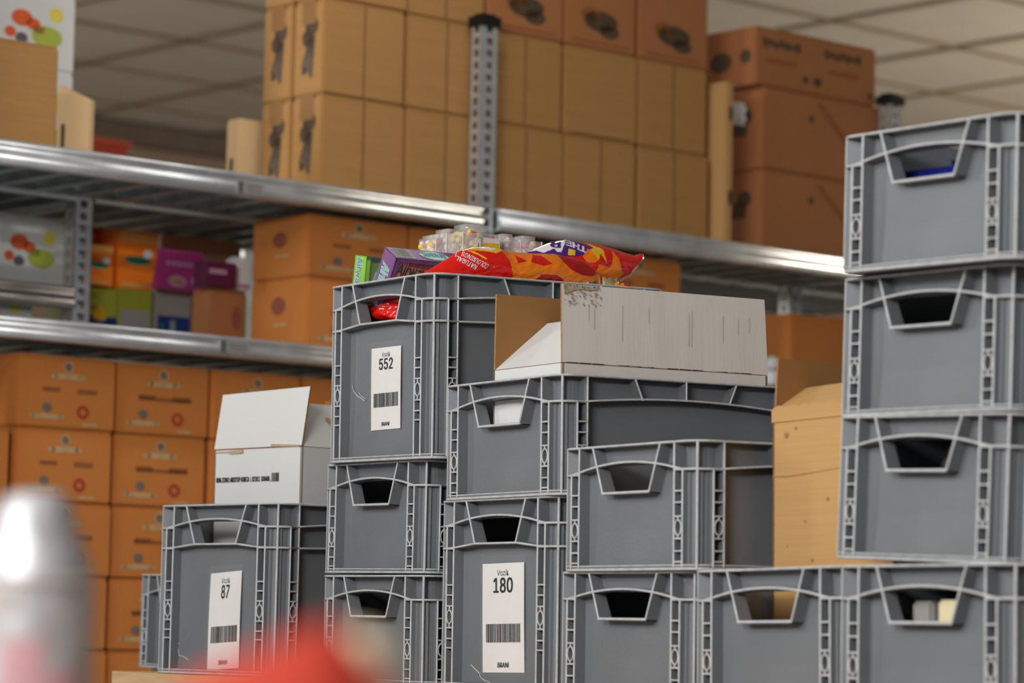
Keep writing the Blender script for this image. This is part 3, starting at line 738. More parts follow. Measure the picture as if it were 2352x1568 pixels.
# paper labels in clear sleeves
def label(k, corners, num, brand, seed, sleeve=None, clip=None):
    r = crates[k][0]; c = [chit(k, x, y, DP - .0022) for x, y in corners]          # TL TR BR BL
    fn = quadfn(c[3], c[2], c[1], c[0], 0, (0, -5, .1))
    bend = (.0035 if k == 'E0' else .0016)
    def g(u, v, off=0):
        p = fn(u, v); return Vector((p.x, p.y - off - bend * (math.sin(v * PI) * .5 + (1 - v) ** 3 * .6), p.z))
    mb = MB(); mb.rect(lambda u, v: g(u, v, .0002), 0, 1, 0, 1, 0, 1, 10); mb.rect(lambda u, v: g(u, v, -.0002), 0, 1, 0, 1, 0, 1, 10)
    pl = link('paper_label', mb.mesh('paper_label', [PAPER]), r, 'white paper label reading Voz\u00edk %s' % num)
    mb = MB(); G = lambda u, v: g(u, v, .0006)
    put_text(mb, G, 'Voz\u00edk', .36, .64, .885, .942, 0, 0)
    wn = .235 * len(num) / 3 * (1.0 if len(num) == 3 else .85)
    put_text(mb, G, num, .505 - wn, .505 + wn, .728, .868, 0, .022)
    put_text(mb, G, brand, .36, .64, .046, .094, 0, .026, .12)
    link('lettering', mb.mesh('lettering', [INK]), pl)
    mb = MB(); rnd = random.Random(seed); u = .09
    while u < .915:
        w = rnd.choice((.006, .006, .012, .018)); mb.rect(G, u, min(u + w, .92), .275, .445, 0 if rnd.random() < .88 else 1); u += w + rnd.choice((.005, .006, .010))
    link('barcode', mb.mesh('barcode', [INK, INKG]), pl)
    mb = MB(); G2 = lambda u, v: g(u, v, .0016); mb.rect(G2, -.03, 1.05, -.03, 1.07, 0, 1, 10)
    link('clear_sleeve', mb.mesh('clear_sleeve', [SLEEVE]), r)
label('P2', [(854, 801), (921.5, 793), (921, 983), (854, 989)], '552', 'BRANi', 3)
label('Q0', [(1109, 1295), (1204, 1290.5), (1206, 1544.5), (1110.5, 1544)], '180', 'BRANi', 5)
label('E0', [(485, 1317), (556, 1309.5), (551, 1534.5), (478.5, 1539)], '87', 'BRANi', 9)
# scratches
def scratch(k, pts, w=.0006):
    mb = MB(); P = [chit(k, x, y, DP - .0026) for x, y in pts]
    for a, b in zip(P, P[1:]): mb.face([a + Vector((-w, 0, -w)), b + Vector((-w, 0, -w)), b + Vector((w, 0, w)), a + Vector((w, 0, w))])
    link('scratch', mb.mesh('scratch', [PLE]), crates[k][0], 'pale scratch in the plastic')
scratch('P2', [(809, 885), (812, 897), (820, 908), (829, 914), (838, 921)]); scratch('P2', [(824, 901), (829, 909), (840, 916)], .0004)
scratch('Q0', [(1081, 1525), (1092, 1537), (1101, 1545), (1104, 1555), (1113, 1562), (1126, 1567)])
scratch('E0', [(398, 1446), (405, 1465), (402, 1475), (412, 1478)]); scratch('E0', [(408, 1485), (412, 1505), (424, 1508), (432, 1515)]); scratch('E0', [(436, 1450), (430, 1462), (421, 1473)], .0005)

# ------------------------------------------------------------------ pallets
def pallet_meshes():
    out = []; L, D = 1.2, .8
    for y in (0, .1625, .35, .5125, .655):
        w = .145 if y in (0, .35, .655) else .1
        if y == .1625: y = .195
        if y == .5125: y = .53
        mb = MB(); mb.box(-L, 0, y, y + w, .122, .144); out.append(('deck_board', mb))
    for x in (-L, -.6725, -.145):
        mb = MB(); mb.box(x, x + .145, 0, D, .100, .122); out.append(('stringer_board', mb))
        for y in (0, .35, .7):
            mb = MB(); mb.box(x, x + .145, y, y + .1, .022, .100); out.append(('block', mb))
    for y in (0, .35, .7): mb = MB(); mb.box(-L, 0, y, y + .1, 0, .022); out.append(('bottom_board', mb))
    return [(n, b.mesh(n, [WOOD])) for n, b in out]
PM = pallet_meshes()
yawR = -1.008; ex = Vector((math.cos(yawR), math.sin(yawR), 0)); ey = Vector((-math.sin(yawR), math.cos(yawR), 0))
O = Vector((.517, 3.108, 0)) + ex * .34 - ey * .03
for i in range(2):
    for j in range(4):
        off = O - ex * (1.203 * i) - ey * (.012 * (j % 2))
        sc = (PT2 if i == 0 else PT1) / .576
        r = thing('wooden_pallet', '%s wooden pallet of the %s pile under the grey crates' % (('lowest', 'second', 'third', 'topmost')[j], ('right', 'left')[i]), 'pallet', frame(off + Vector((0, 0, j * .144 * sc)), yawR, 0, 0, sc), 'wooden pallets under the crates')
        for nm, me in PM: link(nm, me, r)

# ------------------------------------------------------------------ open cartons standing in crates
def crate_child_frame(k): return cM(k) @ Matrix.Diagonal((1, 1, 1 / cM(k).to_scale().z, 1))
def open_carton(k, x0, x1, y0, y1, zt, name, label, mats, flaps, side_mats=None, z0=.0075):
    th = .0035; r = thing(name, label, 'carton', crate_child_frame(k))
    A, B = mats
    def board(nm, q, lab=None, mi=None, rag=False):
        q = [Vector(p) for p in q]; n = (q[1] - q[0]).cross(q[3] - q[0]).normalized()
        mb = MB(); N = 12 if rag else 1
        for i in range(N):
            a, b = i / N, (i + 1) / N
            def P(s, v, o):
                p = q[0] * (1 - s) * (1 - v) + q[1] * s * (1 - v) + q[2] * s * v + q[3] * (1 - s) * v
                if rag and v == rag - 1: p += (q[0] - q[3]).normalized() * .004 * (random.Random(round(s * N) * 7 + 1).random() - .5)
                return p - n * o
            if N == 1:
                fr = [P(0, 0, 0), P(1, 0, 0), P(1, 1, 0), P(0, 1, 0)]; bk = [P(0, 0, th), P(1, 0, th), P(1, 1, th), P(0, 1, th)]
            else:
                fr = [P(a, 0, 0), P(b, 0, 0), P(b, 1, 0), P(a, 1, 0)]; bk = [P(a, 0, th), P(b, 0, th), P(b, 1, th), P(a, 1, th)]
            mb.face(fr, 0); mb.face(bk[::-1], 1)
            mb.face([fr[3], fr[2], bk[2], bk[3]], 2); mb.face([fr[1], fr[0], bk[0], bk[1]], 2)
            if i == 0: mb.face([fr[0], fr[3], bk[3], bk[0]], 2)
            if i == N - 1: mb.face([fr[2], fr[1], bk[1], bk[2]], 2)
        mm = list(mi) if mi else [A, B]
        o = link(nm, mb.clean(nm, mm + [RAWE], 1e-6), r, lab); return o
    sm = side_mats or {}
    board('end_panel', [(x0, y0, z0), (x1, y0, z0), (x1, y0, zt), (x0, y0, zt)], mi=sm.get('front'))
    board('side_panel', [(x1, y0, z0), (x1, y1, z0), (x1, y1, zt), (x1, y0, zt)], mi=sm.get('right'))
    board('end_panel', [(x1, y1, z0), (x0, y1, z0), (x0, y1, zt), (x1, y1, zt)])
    board('side_panel', [(x0, y1, z0), (x0, y0, z0), (x0, y0, zt), (x0, y1, zt)])
    board('base_panel', [(x0, y0, z0 + .004), (x1, y0, z0 + .004), (x1, y1, z0 + .004), (x0, y1, z0 + .004)])
    for f in flaps: board(*f)
    return r
# grey carton with big raised flap in the crate on the 180 crate
k = 'Q1'; zt = crates[k][1] + .0165
X0, X1, Y0, Y1 = -.052, .1150, -.175, .159
fh = .104
rq = open_carton(k, X0, X1, Y0, Y1, zt, 'open_carton', 'grey coated carton with a long flap raised, standing in the crate on the 180 crate', (WHITEC, KRAFTD), [
    ('long_flap', [(X1 + .001, Y0, zt + .001), (X1 + .001, Y1, zt + .001), (X1 - .002, Y1 - .004, zt + fh), (X1 - .002, Y0, zt + fh)], 'grey-brown raised flap with a stained corner', (GREYC, KRAFTD)),
    ('long_flap', [(X0, Y1, zt + .001), (X0, Y0, zt + .001), (X0 - .004, Y0 + .004, zt + fh), (X0 - .004, Y1, zt + fh)], 'brown inside of the far flap', (WHITEC, KRAFTD)),
    ('end_flap', [(X0 + .002, Y0, zt + .001), (X1 - .004, Y0, zt + .001), (X1 - .004, Y0 + .084, zt + .069), (X0 + .002, Y0 + .084, zt + .069)], 'white end flap leaning inwards', (WHITEC, KRAFTD))],
    {'right': (GREYC, KRAFTD)})
mb = MB(); rnd = random.Random(4)
f = lambda u, v: (X1 + .0014, Y0 + (Y1 - Y0) * u, zt + fh * v)
for q in range(110): mb.disc(f, .006 + .17 * rnd.random() ** 1.5, .985 - .26 * rnd.random() ** 1.9, .0012 + .0045 * rnd.random(), .004 + .014 * rnd.random(), 0, n=6)
mb.face([f(.004, .99), f(.05, .99), f(.17, .985), f(.155, .95), f(.12, .935), f(.07, .945), f(.03, .90), f(.006, .86)], 0)
link('stain', mb.mesh('stain', [STAIN]), rq, 'brown water stain at the flap corner')
mb = MB()
for q in range(18):
    a = .02 + .06 * q; mb.face([f(min(a, .99), .012 - .03 * math.sin(q * .9) * .3), f(min(a + .055, .995), .010), f(min(a + .055, .995), .017), f(min(a, .99), .018)], 0) if a < .94 and q % 4 != 3 else None
for q in range(9): x = .12 + .8 * rnd.random(); mb.rect(f, x, x + .0012, .3 + .3 * rnd.random(), .7 + .1 * rnd.random(), 0)
link('crease', mb.mesh('crease', [DCREASE]), rq)
# white open carton in the 87 crate
k = 'E0'; zt = crates[k][1] + .089
X0, X1, Y0, Y1 = -.128, .087, -.106, .120
rw = open_carton(k, X0, X1, Y0, Y1, zt, 'open_carton', 'white open carton with a tall raised flap, standing in the crate labelled 87', (WHITEC, KRAFTD), [
    ('end_flap', [(X0, Y0 - .001, zt + .002), (X1, Y0 - .001, zt + .002), (X1 + .002, Y0 + .011, zt + .092), (X0 + .002, Y0 + .011, zt + .088)], None),
    ('long_flap', [(X1, Y0 + .004, zt + .001), (X1, Y1, zt + .001), (X1 - .062, Y1, zt + .072), (X1 - .062, Y0 + .016, zt + .072)], 'white long flap leaning inwards'),
    ('end_flap', [(X1, Y1, zt + .001), (X0, Y1, zt + .001), (X0, Y1 - .004, zt + .092), (X1, Y1 - .004, zt + .092)], 'brown inside of the rear flap')])
f = lambda u, v: (X0 + (X1 - X0) * u, Y0 - .0007, zt - .118 + .118 * v)
mb = MB(); put_text(mb, f, '8086 ZEIN01 AROOTOP HORECA  L 021811  B30608 ,', .03, .66, .56, .64, 0, .04)
u = .67; rnd = random.Random(2)
while u < .755: w = rnd.choice((.004, .008, .014)); mb.rect(f, u, min(u + w, .76), .565, .68, 0); u += w + .005
link('lettering', mb.mesh('lettering', [INK]), rw, 'small black print')
mb = MB()
g2 = lambda u, v: (X0 + (X1 - X0) * u, Y0 - .0022, zt + .02 * v)
mb.face([g2(.18, -.35), g2(.34, -.30), g2(.34, .0), g2(.18, -.1)]); mb.face([g2(.66, .1), g2(.98, .0), g2(.98, .15), g2(.66, .3)]); mb.rect(g2, .02, .2, -.2, -.12)
link('crease', mb.mesh('crease', [STAIN, DCREASE]), rw)
mb = MB(); g3 = lambda u, v: Vector((X1, Y0, zt)) * (1 - v) + Vector((X1 - .062, Y0, zt + .071)) * v + Vector((.0012, .22 * u, .0012))
mb.face([g3(.42, .08), g3(.47, .05), g3(.40, .62), g3(.35, .62)]); mb.disc(g3, .375, .64, .03, .06)
link('stain', mb.mesh('stain', [mat('torn_brown_board', (196, 152, 108), .9, var=.1)]), rw, 'torn brown patch')
# tall tan carton
k = 'C0'; zt = .355
X0, X1, Y0, Y1 = -.124, .105, -.094, .155
rt = open_carton(k, X0, X1, Y0, Y1, zt, 'tall_carton', 'tall plain tan carton with a torn top edge, standing between two crate stacks', (KRAFTT, KRAFTD), [
    ('end_flap', [(X0, Y0, zt + .001), (X1, Y0, zt + .001), (X1, Y0 + .047, zt + .034), (X0, Y0 + .047, zt + .031)], 'light folded-in end flap', (KRAFTT, KRAFTD), 0),
    ('long_flap', [(X0, Y1, zt + .001), (X0, Y0 + .002, zt + .001), (X0 + .001, Y0 + .005, zt + .064), (X0 + .001, Y1, zt + .064)], 'brown inside of the raised side flap')])
mb = MB(); rnd = random.Random(11); th_ = .002
NJ = 22
for q in range(NJ):                              # torn ragged strip along the top of the front
    a, b = X0 + (X1 - X0) * q / NJ, X0 + (X1 - X0) * (q + 1) / NJ; h0, h1 = [.002 + .0035 * abs(math.sin(j * 1.3)) for j in (q, q + 1)]
    mb.hexa([(a, Y0 - .002, zt - .014), (b, Y0 - .002, zt - .014), (b, Y0 - .0003, zt - .014), (a, Y0 - .0003, zt - .014), (a, Y0 - .002, zt - .001 + h0), (b, Y0 - .002, zt - .001 + h1), (b, Y0, zt + .001 + h1), (a, Y0, zt + .001 + h0)])
link('torn_strip', mb.mesh('torn_strip', [KRAFTT]), rt)
mb = MB(); f = lambda u, v: (X0 + (X1 - X0) * u, Y0 - .0006, zt * v)
for u, v, r_ in ((.12, .915, .02), (.28, .62, .010), (.34, .49, .012), (.13, .54, .006), (.47, .69, .012), (.57, .64, .016), (.20, .935, .012)): mb.disc(f, u, v, r_, r_ * .6, n=8)
mb.face([f(.0, .775), f(.14, .772), f(.62, .79), f(.62, .792), f(.14, .777), f(0, .779)])
link('stain', mb.mesh('stain', [mat('brown_scuffs', (158, 122, 74), .9, var=.2, scale=100)]), rt, 'small brown scuffs')
# white lid on the lower shelf behind
p = rhit(1772, 835, .10)
mb = MB(); prof = [(0, 0), (.012, 0), (.016, .004), (.016, .05), (.0185, .054), (.0185, .078), (.015, .082), (0, .082)]
def lathe(mb, prof, n=28, mi=0, c=(0, 0, 0)):
    ids = [[mb.vert((c[0] + r * math.cos(2 * PI * k / n), c[1] + r * math.sin(2 * PI * k / n), c[2] + z)) for k in range(n)] for r, z in prof]
    for a in range(len(prof) - 1):
        for k in range(n): mb.idx([ids[a][k], ids[a][(k + 1) % n], ids[a + 1][(k + 1) % n], ids[a + 1][k]], mi if isinstance(mi, int) else mi[a], True)
sphere_prof = [(.019 * math.sin(PI * k / 12) + 1e-5, .019 - .019 * math.cos(PI * k / 12)) for k in range(13)]
lathe(mb, [(.017, -.03), (.017, 0)] , c=(0, 0, 0)); lathe(mb, [(r, z) for r, z in sphere_prof])
o = link('white_jar', mb.clean('white_jar', [GLOSSW])); q_ = rk(p[0], .10, p[1] - .019); o.matrix_world = Matrix.Translation(q_)
tag(o, 'small round white jar top on the rack, right of the grey cardboard flap', 'jar')

# ------------------------------------------------------------------ things glimpsed inside crates
def inside_box(k, x0, x1, y0, y1, z0, z1, mts, name, label, cat):
    r = thing(name, label, cat, crate_child_frame(k))
    bm = bmesh.new(); bmesh.ops.create_cube(bm, size=1); bmesh.ops.scale(bm, vec=(x1 - x0, y1 - y0, z1 - z0), verts=bm.verts)
    bmesh.ops.translate(bm, vec=((x0 + x1) / 2, (y0 + y1) / 2, (z0 + z1) / 2), verts=bm.verts); bmesh.ops.bevel(bm, geom=bm.edges[:] + bm.verts[:], offset=.003, segments=2, affect='EDGES')
    me = bpy.data.meshes.new('pack_body'); bm.to_mesh(me); bm.free(); me.materials.append(mts[0]); link('pack_body', me, r)
    mb = MB(); mb.box(x0 + .003, x1 - .003, y0 - .0008, y0, z0 + .004, z0 + (z1 - z0) * .25); link('band', mb.mesh('band', [mts[1]]), r)
    return r
CREAM = mat('cream_packaging', (222, 208, 166), .5, var=.08)
inside_box('D0', -.002, .085, -.174, .10, .007, .125, (CREAM, KRAFT), 'cream_package', 'cream package seen through the handle of the bottom right crate', 'package')
inside_box('D0', -.055, -.022, -.165, .10, .007, .124, (GREYB, KRAFTD), 'grey_package', 'small greyish package left of the cream one inside the bottom right crate', 'package')
BRZ = mat('dark_glossy_brown', (66, 58, 52), .18, var=.4, scale=30)
mb = MB(); lathe(mb, [(.001, 0), (.034, 0), (.036, .004), (.036, .10), (.030, .108), (.030, .118), (.001, .120)])
o = link('dark_tin', mb.clean('dark_tin', [BRZ])); o.matrix_world = crate_child_frame('S0') @ Matrix.Translation((.025, -.138, .0075))
tag(o, 'dark glossy tin glimpsed through the handle of the third crate in the right stack', 'tin')
BLU = mat('blue_plastic', (30, 42, 138), .35, var=.06)
a = chit('S2', 2072, 406, .060); b = chit('S2', 2199, 396, .060)
mb = MB()
mb.box(a.x - .01, b.x + .012, -HL + .062, -HL + .16, .0075, (a.z + b.z) / 2 + .004); mb.box(b.x - .012, b.x + .010, -HL + .062, -HL + .12, (a.z + b.z) / 2 + .004, (a.z + b.z) / 2 + .010)
o = link('blue_tray', mb.mesh('blue_tray', [BLU])); o.matrix_world = crate_child_frame('S2')
tag(o, 'blue plastic tray seen as a strip through the handle of the topmost right crate', 'tray')

# ------------------------------------------------------------------ candy heap in the 552 crate
def inpoly(x, y, P):
    c = False; n = len(P)
    for i in range(n):
        x1, y1 = P[i]; x2, y2 = P[i - 1]
        if (y1 > y) != (y2 > y) and x < (x2 - x1) * (y - y1) / (y2 - y1) + x1: c = not c
    return c
def interp(P, x):
    if x <= P[0][0]: return P[0][1]
    for a, b in zip(P, P[1:]):
        if x <= b[0]: return a[1] + (b[1] - a[1]) * (x - a[0]) / (b[0] - a[0])
    return P[-1][1]
def foil(name, rgb, rough=.17): return mat(name, rgb, rough, var=.04, scale=30, bump=.05, bscale=26, coat=.6)
RED = foil('red_foil', (226, 26, 18)); DRED = foil('dark_red_foil', (186, 14, 20)); ORG = foil('orange_foil', (255, 132, 20))
YEL = foil('yellow_foil', (240, 192, 48)); PUR = foil('violet_foil', (78, 34, 128)); WHT = foil('white_foil', (238, 236, 240))
def bag(k, face, d, top, bot, T, mats, regions, name, label, base=0, nx=250, ny=80, seed=1, wrinkle=.0008):
    xl, xr = top[0][0], top[-1][0]; r = thing(name, label, 'candy bag', cM(k))
    def surf(px, py, side=1, lift=0):
        s = (px - xl) / (xr - xl); t, b = interp(top, px), interp(bot, px); q = min(1, max(0, (py - t) / max(b - t, .1)))
        p = chit(k, px, py, d, face); e = (max(0, math.sin(PI * min(max(s, 0), 1))) ** .55) * (max(0, math.sin(PI * q)) ** .6)
        w = wrinkle * (noise.noise(Vector((px * .022, py * .05, seed))) * 2 + noise.noise(Vector((px * .07 + py * .05, py * .11, seed + 3))))
        off = T * e + w * min(1, e * 3) + lift
        v = Vector((0, -1, 0)) if face == 'front' else Vector((1, 0, 0))
        return p + v * (off if side > 0 else -off)
    for side in (1, -1):
        mb = MB(); G = []
        for i in range(nx + 1):
            px = xl + (xr - xl) * i / nx; t, b = interp(top, px), interp(bot, px)
            G.append([(px, t + (b - t) * j / ny) for j in range(ny + 1)])
        I = [[mb.vert(surf(x, y, side)) for x, y in row] for row in G]
        for i in range(nx):
            for j in range(ny):
                cx = (G[i][j][0] + G[i + 1][j + 1][0]) / 2; cy = (G[i][j][1] + G[i + 1][j + 1][1]) / 2; mi = base
                if side > 0:
                    for P, c in regions:
                        if inpoly(cx, cy, P): mi = c
                mb.idx([I[i][j], I[i + 1][j], I[i + 1][j + 1], I[i][j + 1]] if side > 0 else [I[i][j + 1], I[i + 1][j + 1], I[i + 1][j], I[i][j]], mi, True)
        nm = 'front_film' if side > 0 else 'back_film'
        link(nm, mb.mesh(nm, mats), r)
    return r, surf
BM = [RED, DRED, ORG, YEL, PUR, WHT]
rimy = lambda x: 627 + .0758 * (x - 996)
r, sf = bag('P2', 'right', .062, [(962, 634), (985, 619), (1010, 604), (1035, 589), (1058, 575), (1085, 567), (1120, 566), (1145, 569), (1160, 577), (1205, 581), (1272, 583), (1300, 589), (1340, 600), (1362, 615), (1378, 634)],
    [(962, 650), (1000, 668), (1378, 690)], .024, BM, [
    ([(1135, 555), (1165, 570), (1280, 570), (1300, 720), (1176, 720), (1160, 650), (1152, 600)], 2),
    ([(1270, 570), (1292, 610), (1320, 630), (1385, 628), (1388, 720), (1280, 720)], 2),
    ([(1274, 575), (1355, 595), (1374, 628), (1350, 636), (1322, 633), (1298, 621), (1282, 602)], 1),
    ([(1172, 587), (1196, 602), (1172, 607)], 0), ([(1216, 585), (1236, 589), (1254, 608), (1232, 613), (1203, 604)], 0), ([(1196, 655), (1225, 632), (1262, 634), (1300, 660), (1280, 690), (1200, 690)], 1),
    ([(1075, 573), (1100, 565), (1145, 566), (1150, 574), (1128, 583), (1105, 578), (1084, 576)], 3), ([(1094, 570), (1116, 567), (1134, 571), (1120, 576), (1104, 573)], 5), ([(1066, 575), (1078, 577), (1103, 596), (1100, 598), (1076, 582)], 3)],
    'candy_bag', 'red and orange candy bag leaning over the near rim of the 552 crate', seed=2)
def pxfn(o, ux, uy, vx, vy, surf): return lambda u, v: surf(o[0] + ux * u + vx * v, o[1] + uy * u + vy * v, 1, .0007)
mb = MB()
put_text(mb, pxfn((1104, 611), -46, -33, -9, 11, sf), 'COLOURINGS', 0, 1, 0, .9, 0, .012)
put_text(mb, pxfn((1080, 613), -36, -25, -8, 10, sf), 'NATURAL', 0, 1, 0, .9, 0, .012)
for a_, b_ in (((1048, 576), (1058, 575)), ((1058, 575), (1116, 616)), ((1048, 576), (1040, 590))): mb.face([sf(a_[0], a_[1], 1, .0008), sf(b_[0], b_[1], 1, .0008), sf(b_[0] + .7, b_[1] + 1, 1, .0008), sf(a_[0] + .7, a_[1] + 1, 1, .0008)])
link('lettering', mb.mesh('lettering', [WHT]), r)
r, sf = bag('P2', 'right', .125, [(1205, 583), (1225, 573), (1260, 558), (1296, 551), (1340, 556), (1372, 561), (1410, 572), (1440, 582), (1456, 587), (1470, 583), (1478, 583)],
    [(1205, 640), (1300, 668), (1372, 664), (1410, 655), (1440, 640), (1456, 622), (1472, 602), (1478, 598)], .026, BM, [
    ([(1205, 590), (1215, 574), (1262, 550), (1298, 545), (1352, 571), (1330, 577), (1316, 590), (1300, 592), (1225, 592)], 4),
    ([(1318, 591), (1335, 573), (1349, 581), (1354, 598), (1345, 606), (1325, 604)], 2), ([(1337, 556), (1358, 566), (1371, 574), (1372, 608), (1361, 584), (1353, 601), (1341, 575), (1352, 571)], 3),
    ([(1393, 576), (1404, 595), (1410, 627), (1392, 633), (1370, 630), (1387, 606)], 2), ([(1352, 610), (1420, 628), (1400, 650), (1340, 660)], 2), ([(1286, 588), (1292, 573), (1306, 577), (1301, 590)], 3),
    ([(1212, 578), (1250, 560), (1285, 550), (1293, 556), (1284, 566), (1274, 581), (1266, 581), (1262, 572), (1248, 578), (1238, 582), (1228, 576)], 5)],
    'candy_bag', 'red candy bag with a violet panel, its tip pointing right above the 552 crate', seed=7)
mb = MB()
put_text(mb, pxfn((1334, 570), -38, -20, -7, 14, sf), 'THE', 0, 1, 0, 1, 0, .04)
put_text(mb, pxfn((1284, 556), -22, -3, -8, 15, sf), 'R', 0, 1, 0, 1, 1, .04)
link('lettering', mb.mesh('lettering', [WHT, PUR]), r)
r, sf = bag('P2', 'front', .040, [(832, 707), (838, 700), (850, 697), (868, 690), (890, 682), (935, 672)], [(832, 730), (836, 728), (846, 729), (862, 736), (880, 737), (935, 736)], .012, BM, [([(832, 700), (841, 700), (841, 732), (832, 732)], 1)],
    'candy_bag', 'plain red bag seen through the handle of the 552 crate', nx=50, ny=24, seed=12, wrinkle=.003)
# gum display boxes
LIME = mat('lime_carton', (136, 206, 40), .25, var=.05, coat=.5); DGREEN = mat('dark_green_carton', (22, 62, 48), .3, coat=.4)
GRN2 = mat('green_pack', (100, 158, 44), .25, var=.15, scale=40, coat=.5); VIO = mat('violet_carton', (118, 42, 128), .42, var=.12, scale=20, coat=.15)
MAR = mat('maroon_pack', (156, 30, 54), .22, var=.2, scale=26, coat=.6); TEAL = mat('bright_teal_print', (62, 196, 186), .4); SALM = mat('salmon_print', (240, 150, 126), .4)
DKO = mat('dark_olive_print', (44, 50, 38), .5)
FILM = mat('clear_film', (245, 245, 248), .06, var=.02, bump=.6, bscale=55, alpha=.07, coat=.8)
Pc = cM('P2').to_3x3(); EXp = Vector((math.cos(-1.0022), math.sin(-1.0022), 0)); EYp = Vector((-math.sin(-1.0022), math.cos(-1.0022), 0)); ZZ = Vector((0, 0, 1))
def gum(px, py, d, phi, Wd, Hd, Ld, bodym, packm, label, style, pitch=0):
    B = cM('P2') @ chit('P2', px, py, d)
    Wv = -EXp * math.cos(phi) + ZZ * math.sin(phi); Hv = -ZZ * math.cos(phi) - EXp * math.sin(phi); Lv = EYp
    M = Matrix((Lv, -Wv, -Hv)).transposed().to_4x4(); M.translation = B + Hv * Hd + Wv * Wd       # local x = length, y toward the open side, z up
    r = thing('gum_box', label, 'candy box', M)
    mb = MB(); t = .0012
    mb.box(0, Ld, 0, t, 0, Hd); mb.box(0, t, 0, Wd, 0, Hd); mb.box(Ld - t, Ld, 0, Wd, 0, Hd); mb.box(0, Ld, 0, Wd, 0, t); mb.box(0, Ld, 0, Wd, Hd - t, Hd)
    mb.box(0, Ld, Wd - t, Wd, Hd - .006, Hd, 1); mb.box(0, .007, Wd - t, Wd, 0, Hd, 1 if style else 0); mb.box(Ld - .007, Ld, Wd - t, Wd, 0, Hd)
    link('tray', mb.mesh('tray', [bodym, DGREEN if not style else bodym]), r)
    ph = (Hd - .008) / 2
    for j in range(2):
        for i in range(3):
            bm = bmesh.new(); bmesh.ops.create_cube(bm, size=1); lx = (Ld - .016) / 3
            bmesh.ops.scale(bm, vec=(lx * .98, Wd - .008, ph * .95), verts=bm.verts); bmesh.ops.translate(bm, vec=(.008 + lx * (i + .5), Wd / 2 - .001, .002 + ph * (j + .5)), verts=bm.verts)
            bmesh.ops.bevel(bm, geom=bm.edges[:] + bm.verts[:], offset=.0022, segments=2, affect='EDGES')
            me = bpy.data.meshes.new('gum_pack'); bm.to_mesh(me); bm.free(); me.materials.append(packm); pk = link('gum_pack', me, r)
    top = lambda u, v: (Ld * u, Wd * v, Hd + .0005); end = lambda u, v: (-.0006, Wd * (1 - u), Hd * v); fr = lambda u, v: (Ld * u, Wd - .0048 + .0015, Hd * v)
    end2 = lambda u, v: (-.0006, Wd * u, Hd * v)
    mb = MB()
    if style:
        mb.rect(top, .04, .27, .10, .90, 0); rnd = random.Random(8); u = .05
        while u < .255: w = rnd.choice((.002, .004, .006)); mb.rect(lambda a, b: top(a, b) + Vector((0, 0, .0003)) if False else (Ld * a, Wd * b, Hd + .0008), u, u + w, .12, .86, 1); u += w + .004
        mb.disc(top, .58, .5, .20, .42, 2); mb.disc(lambda a, b: (Ld * a, Wd * b, Hd + .0008), .58, .5, .185, .34, 3)
        put_text(mb, lambda a, b: (Ld * a, Wd * b, Hd + .0012), 'Airwaves', .74, .42, .22, .80, 2, .03)
        mb.disc(fr, .30, .60, .30, .16, 5)
        put_text(mb, lambda a, b: (Ld * a, Wd - .0028, Hd * (b + .05 - .12 * a)), 'Airwaves', .05, .60, .62, .88, 5, .075, .2)
        put_text(mb, lambda a, b: (Ld * a, Wd - .0024, Hd * (b + .05 - .12 * a)), 'Airwaves', .055, .60, .63, .87, 4, .02, .2)
        put_text(mb, lambda a, b: (Ld * a, Wd - .0026, Hd * b), 'Airwaves', .05, .55, .12, .38, 5, .04, .2)
        g = lambda a, b: (-.0008, Wd * (.18 + .62 * b), Hd * (1 - a)); put_text(mb, g, 'Airwaves', .22, .98, 0, 1, 3, .06); put_text(mb, lambda a, b: (-.0011, Wd * (.18 + .62 * b), Hd * (1 - a)), 'Airwaves', .23, .97, .04, .95, 2, .0)
    else:
        g = lambda a, b: (-.0008, Wd * (.2 + .55 * b), Hd * (1 - a)); put_text(mb, g, 'Airwaves', .02, .80, 0, 1, 3, .06); put_text(mb, lambda a, b: (-.0011, Wd * (.2 + .55 * b), Hd * (1 - a)), 'Airwaves', .03, .79, .06, .94, 2, .01)
        put_text(mb, lambda a, b: (Ld * a, Wd - .0028, Hd * b), 'Airwaves', .08, .62, .40, .74, 3, .06, .3); put_text(mb, lambda a, b: (Ld * a, Wd - .0024, Hd * b), 'Airwaves', .085, .62, .41, .73, 2, .0, .3)
    link('print', mb.mesh('print', [PAPER, INK, TEAL, GLOSSW, DKO, SALM]), r, kind='stuff')
    mb = MB(); e = .0016; N = 14
    mb.rect(lambda u, v: (-e - .0008 * math.sin(u * 9 + v * 5), Wd * u, Hd * v), 0, 1, 0, 1, 0, 6, 8); mb.rect(lambda u, v: (Ld * u, Wd + e + .0008 * math.sin(u * 22 + v * 7), Hd * v), 0, 1, 0, 1, 0, N, 6)
    for q in range(3): mb.face([(Ld * (.10 + .06 * q), Wd * .95, Hd + .002), (Ld * (.12 + .06 * q), Wd * .98, Hd + .002), (Ld * (.22 + .05 * q), Wd * .55, Hd + .003), (Ld * (.21 + .05 * q), Wd * .5, Hd + .003)])
    link('clear_film', mb.mesh('clear_film', [FILM]), r)
gum(843, 588, .034, math.radians(8), .034, .082, .135, LIME, GRN2, 'lime green gum box with dark green window, leftmost of the candy', 0)
gum(911, 592, .030, math.radians(30), .038, .085, .125, VIO, MAR, 'violet gum box with a white barcode and maroon packs', 1)
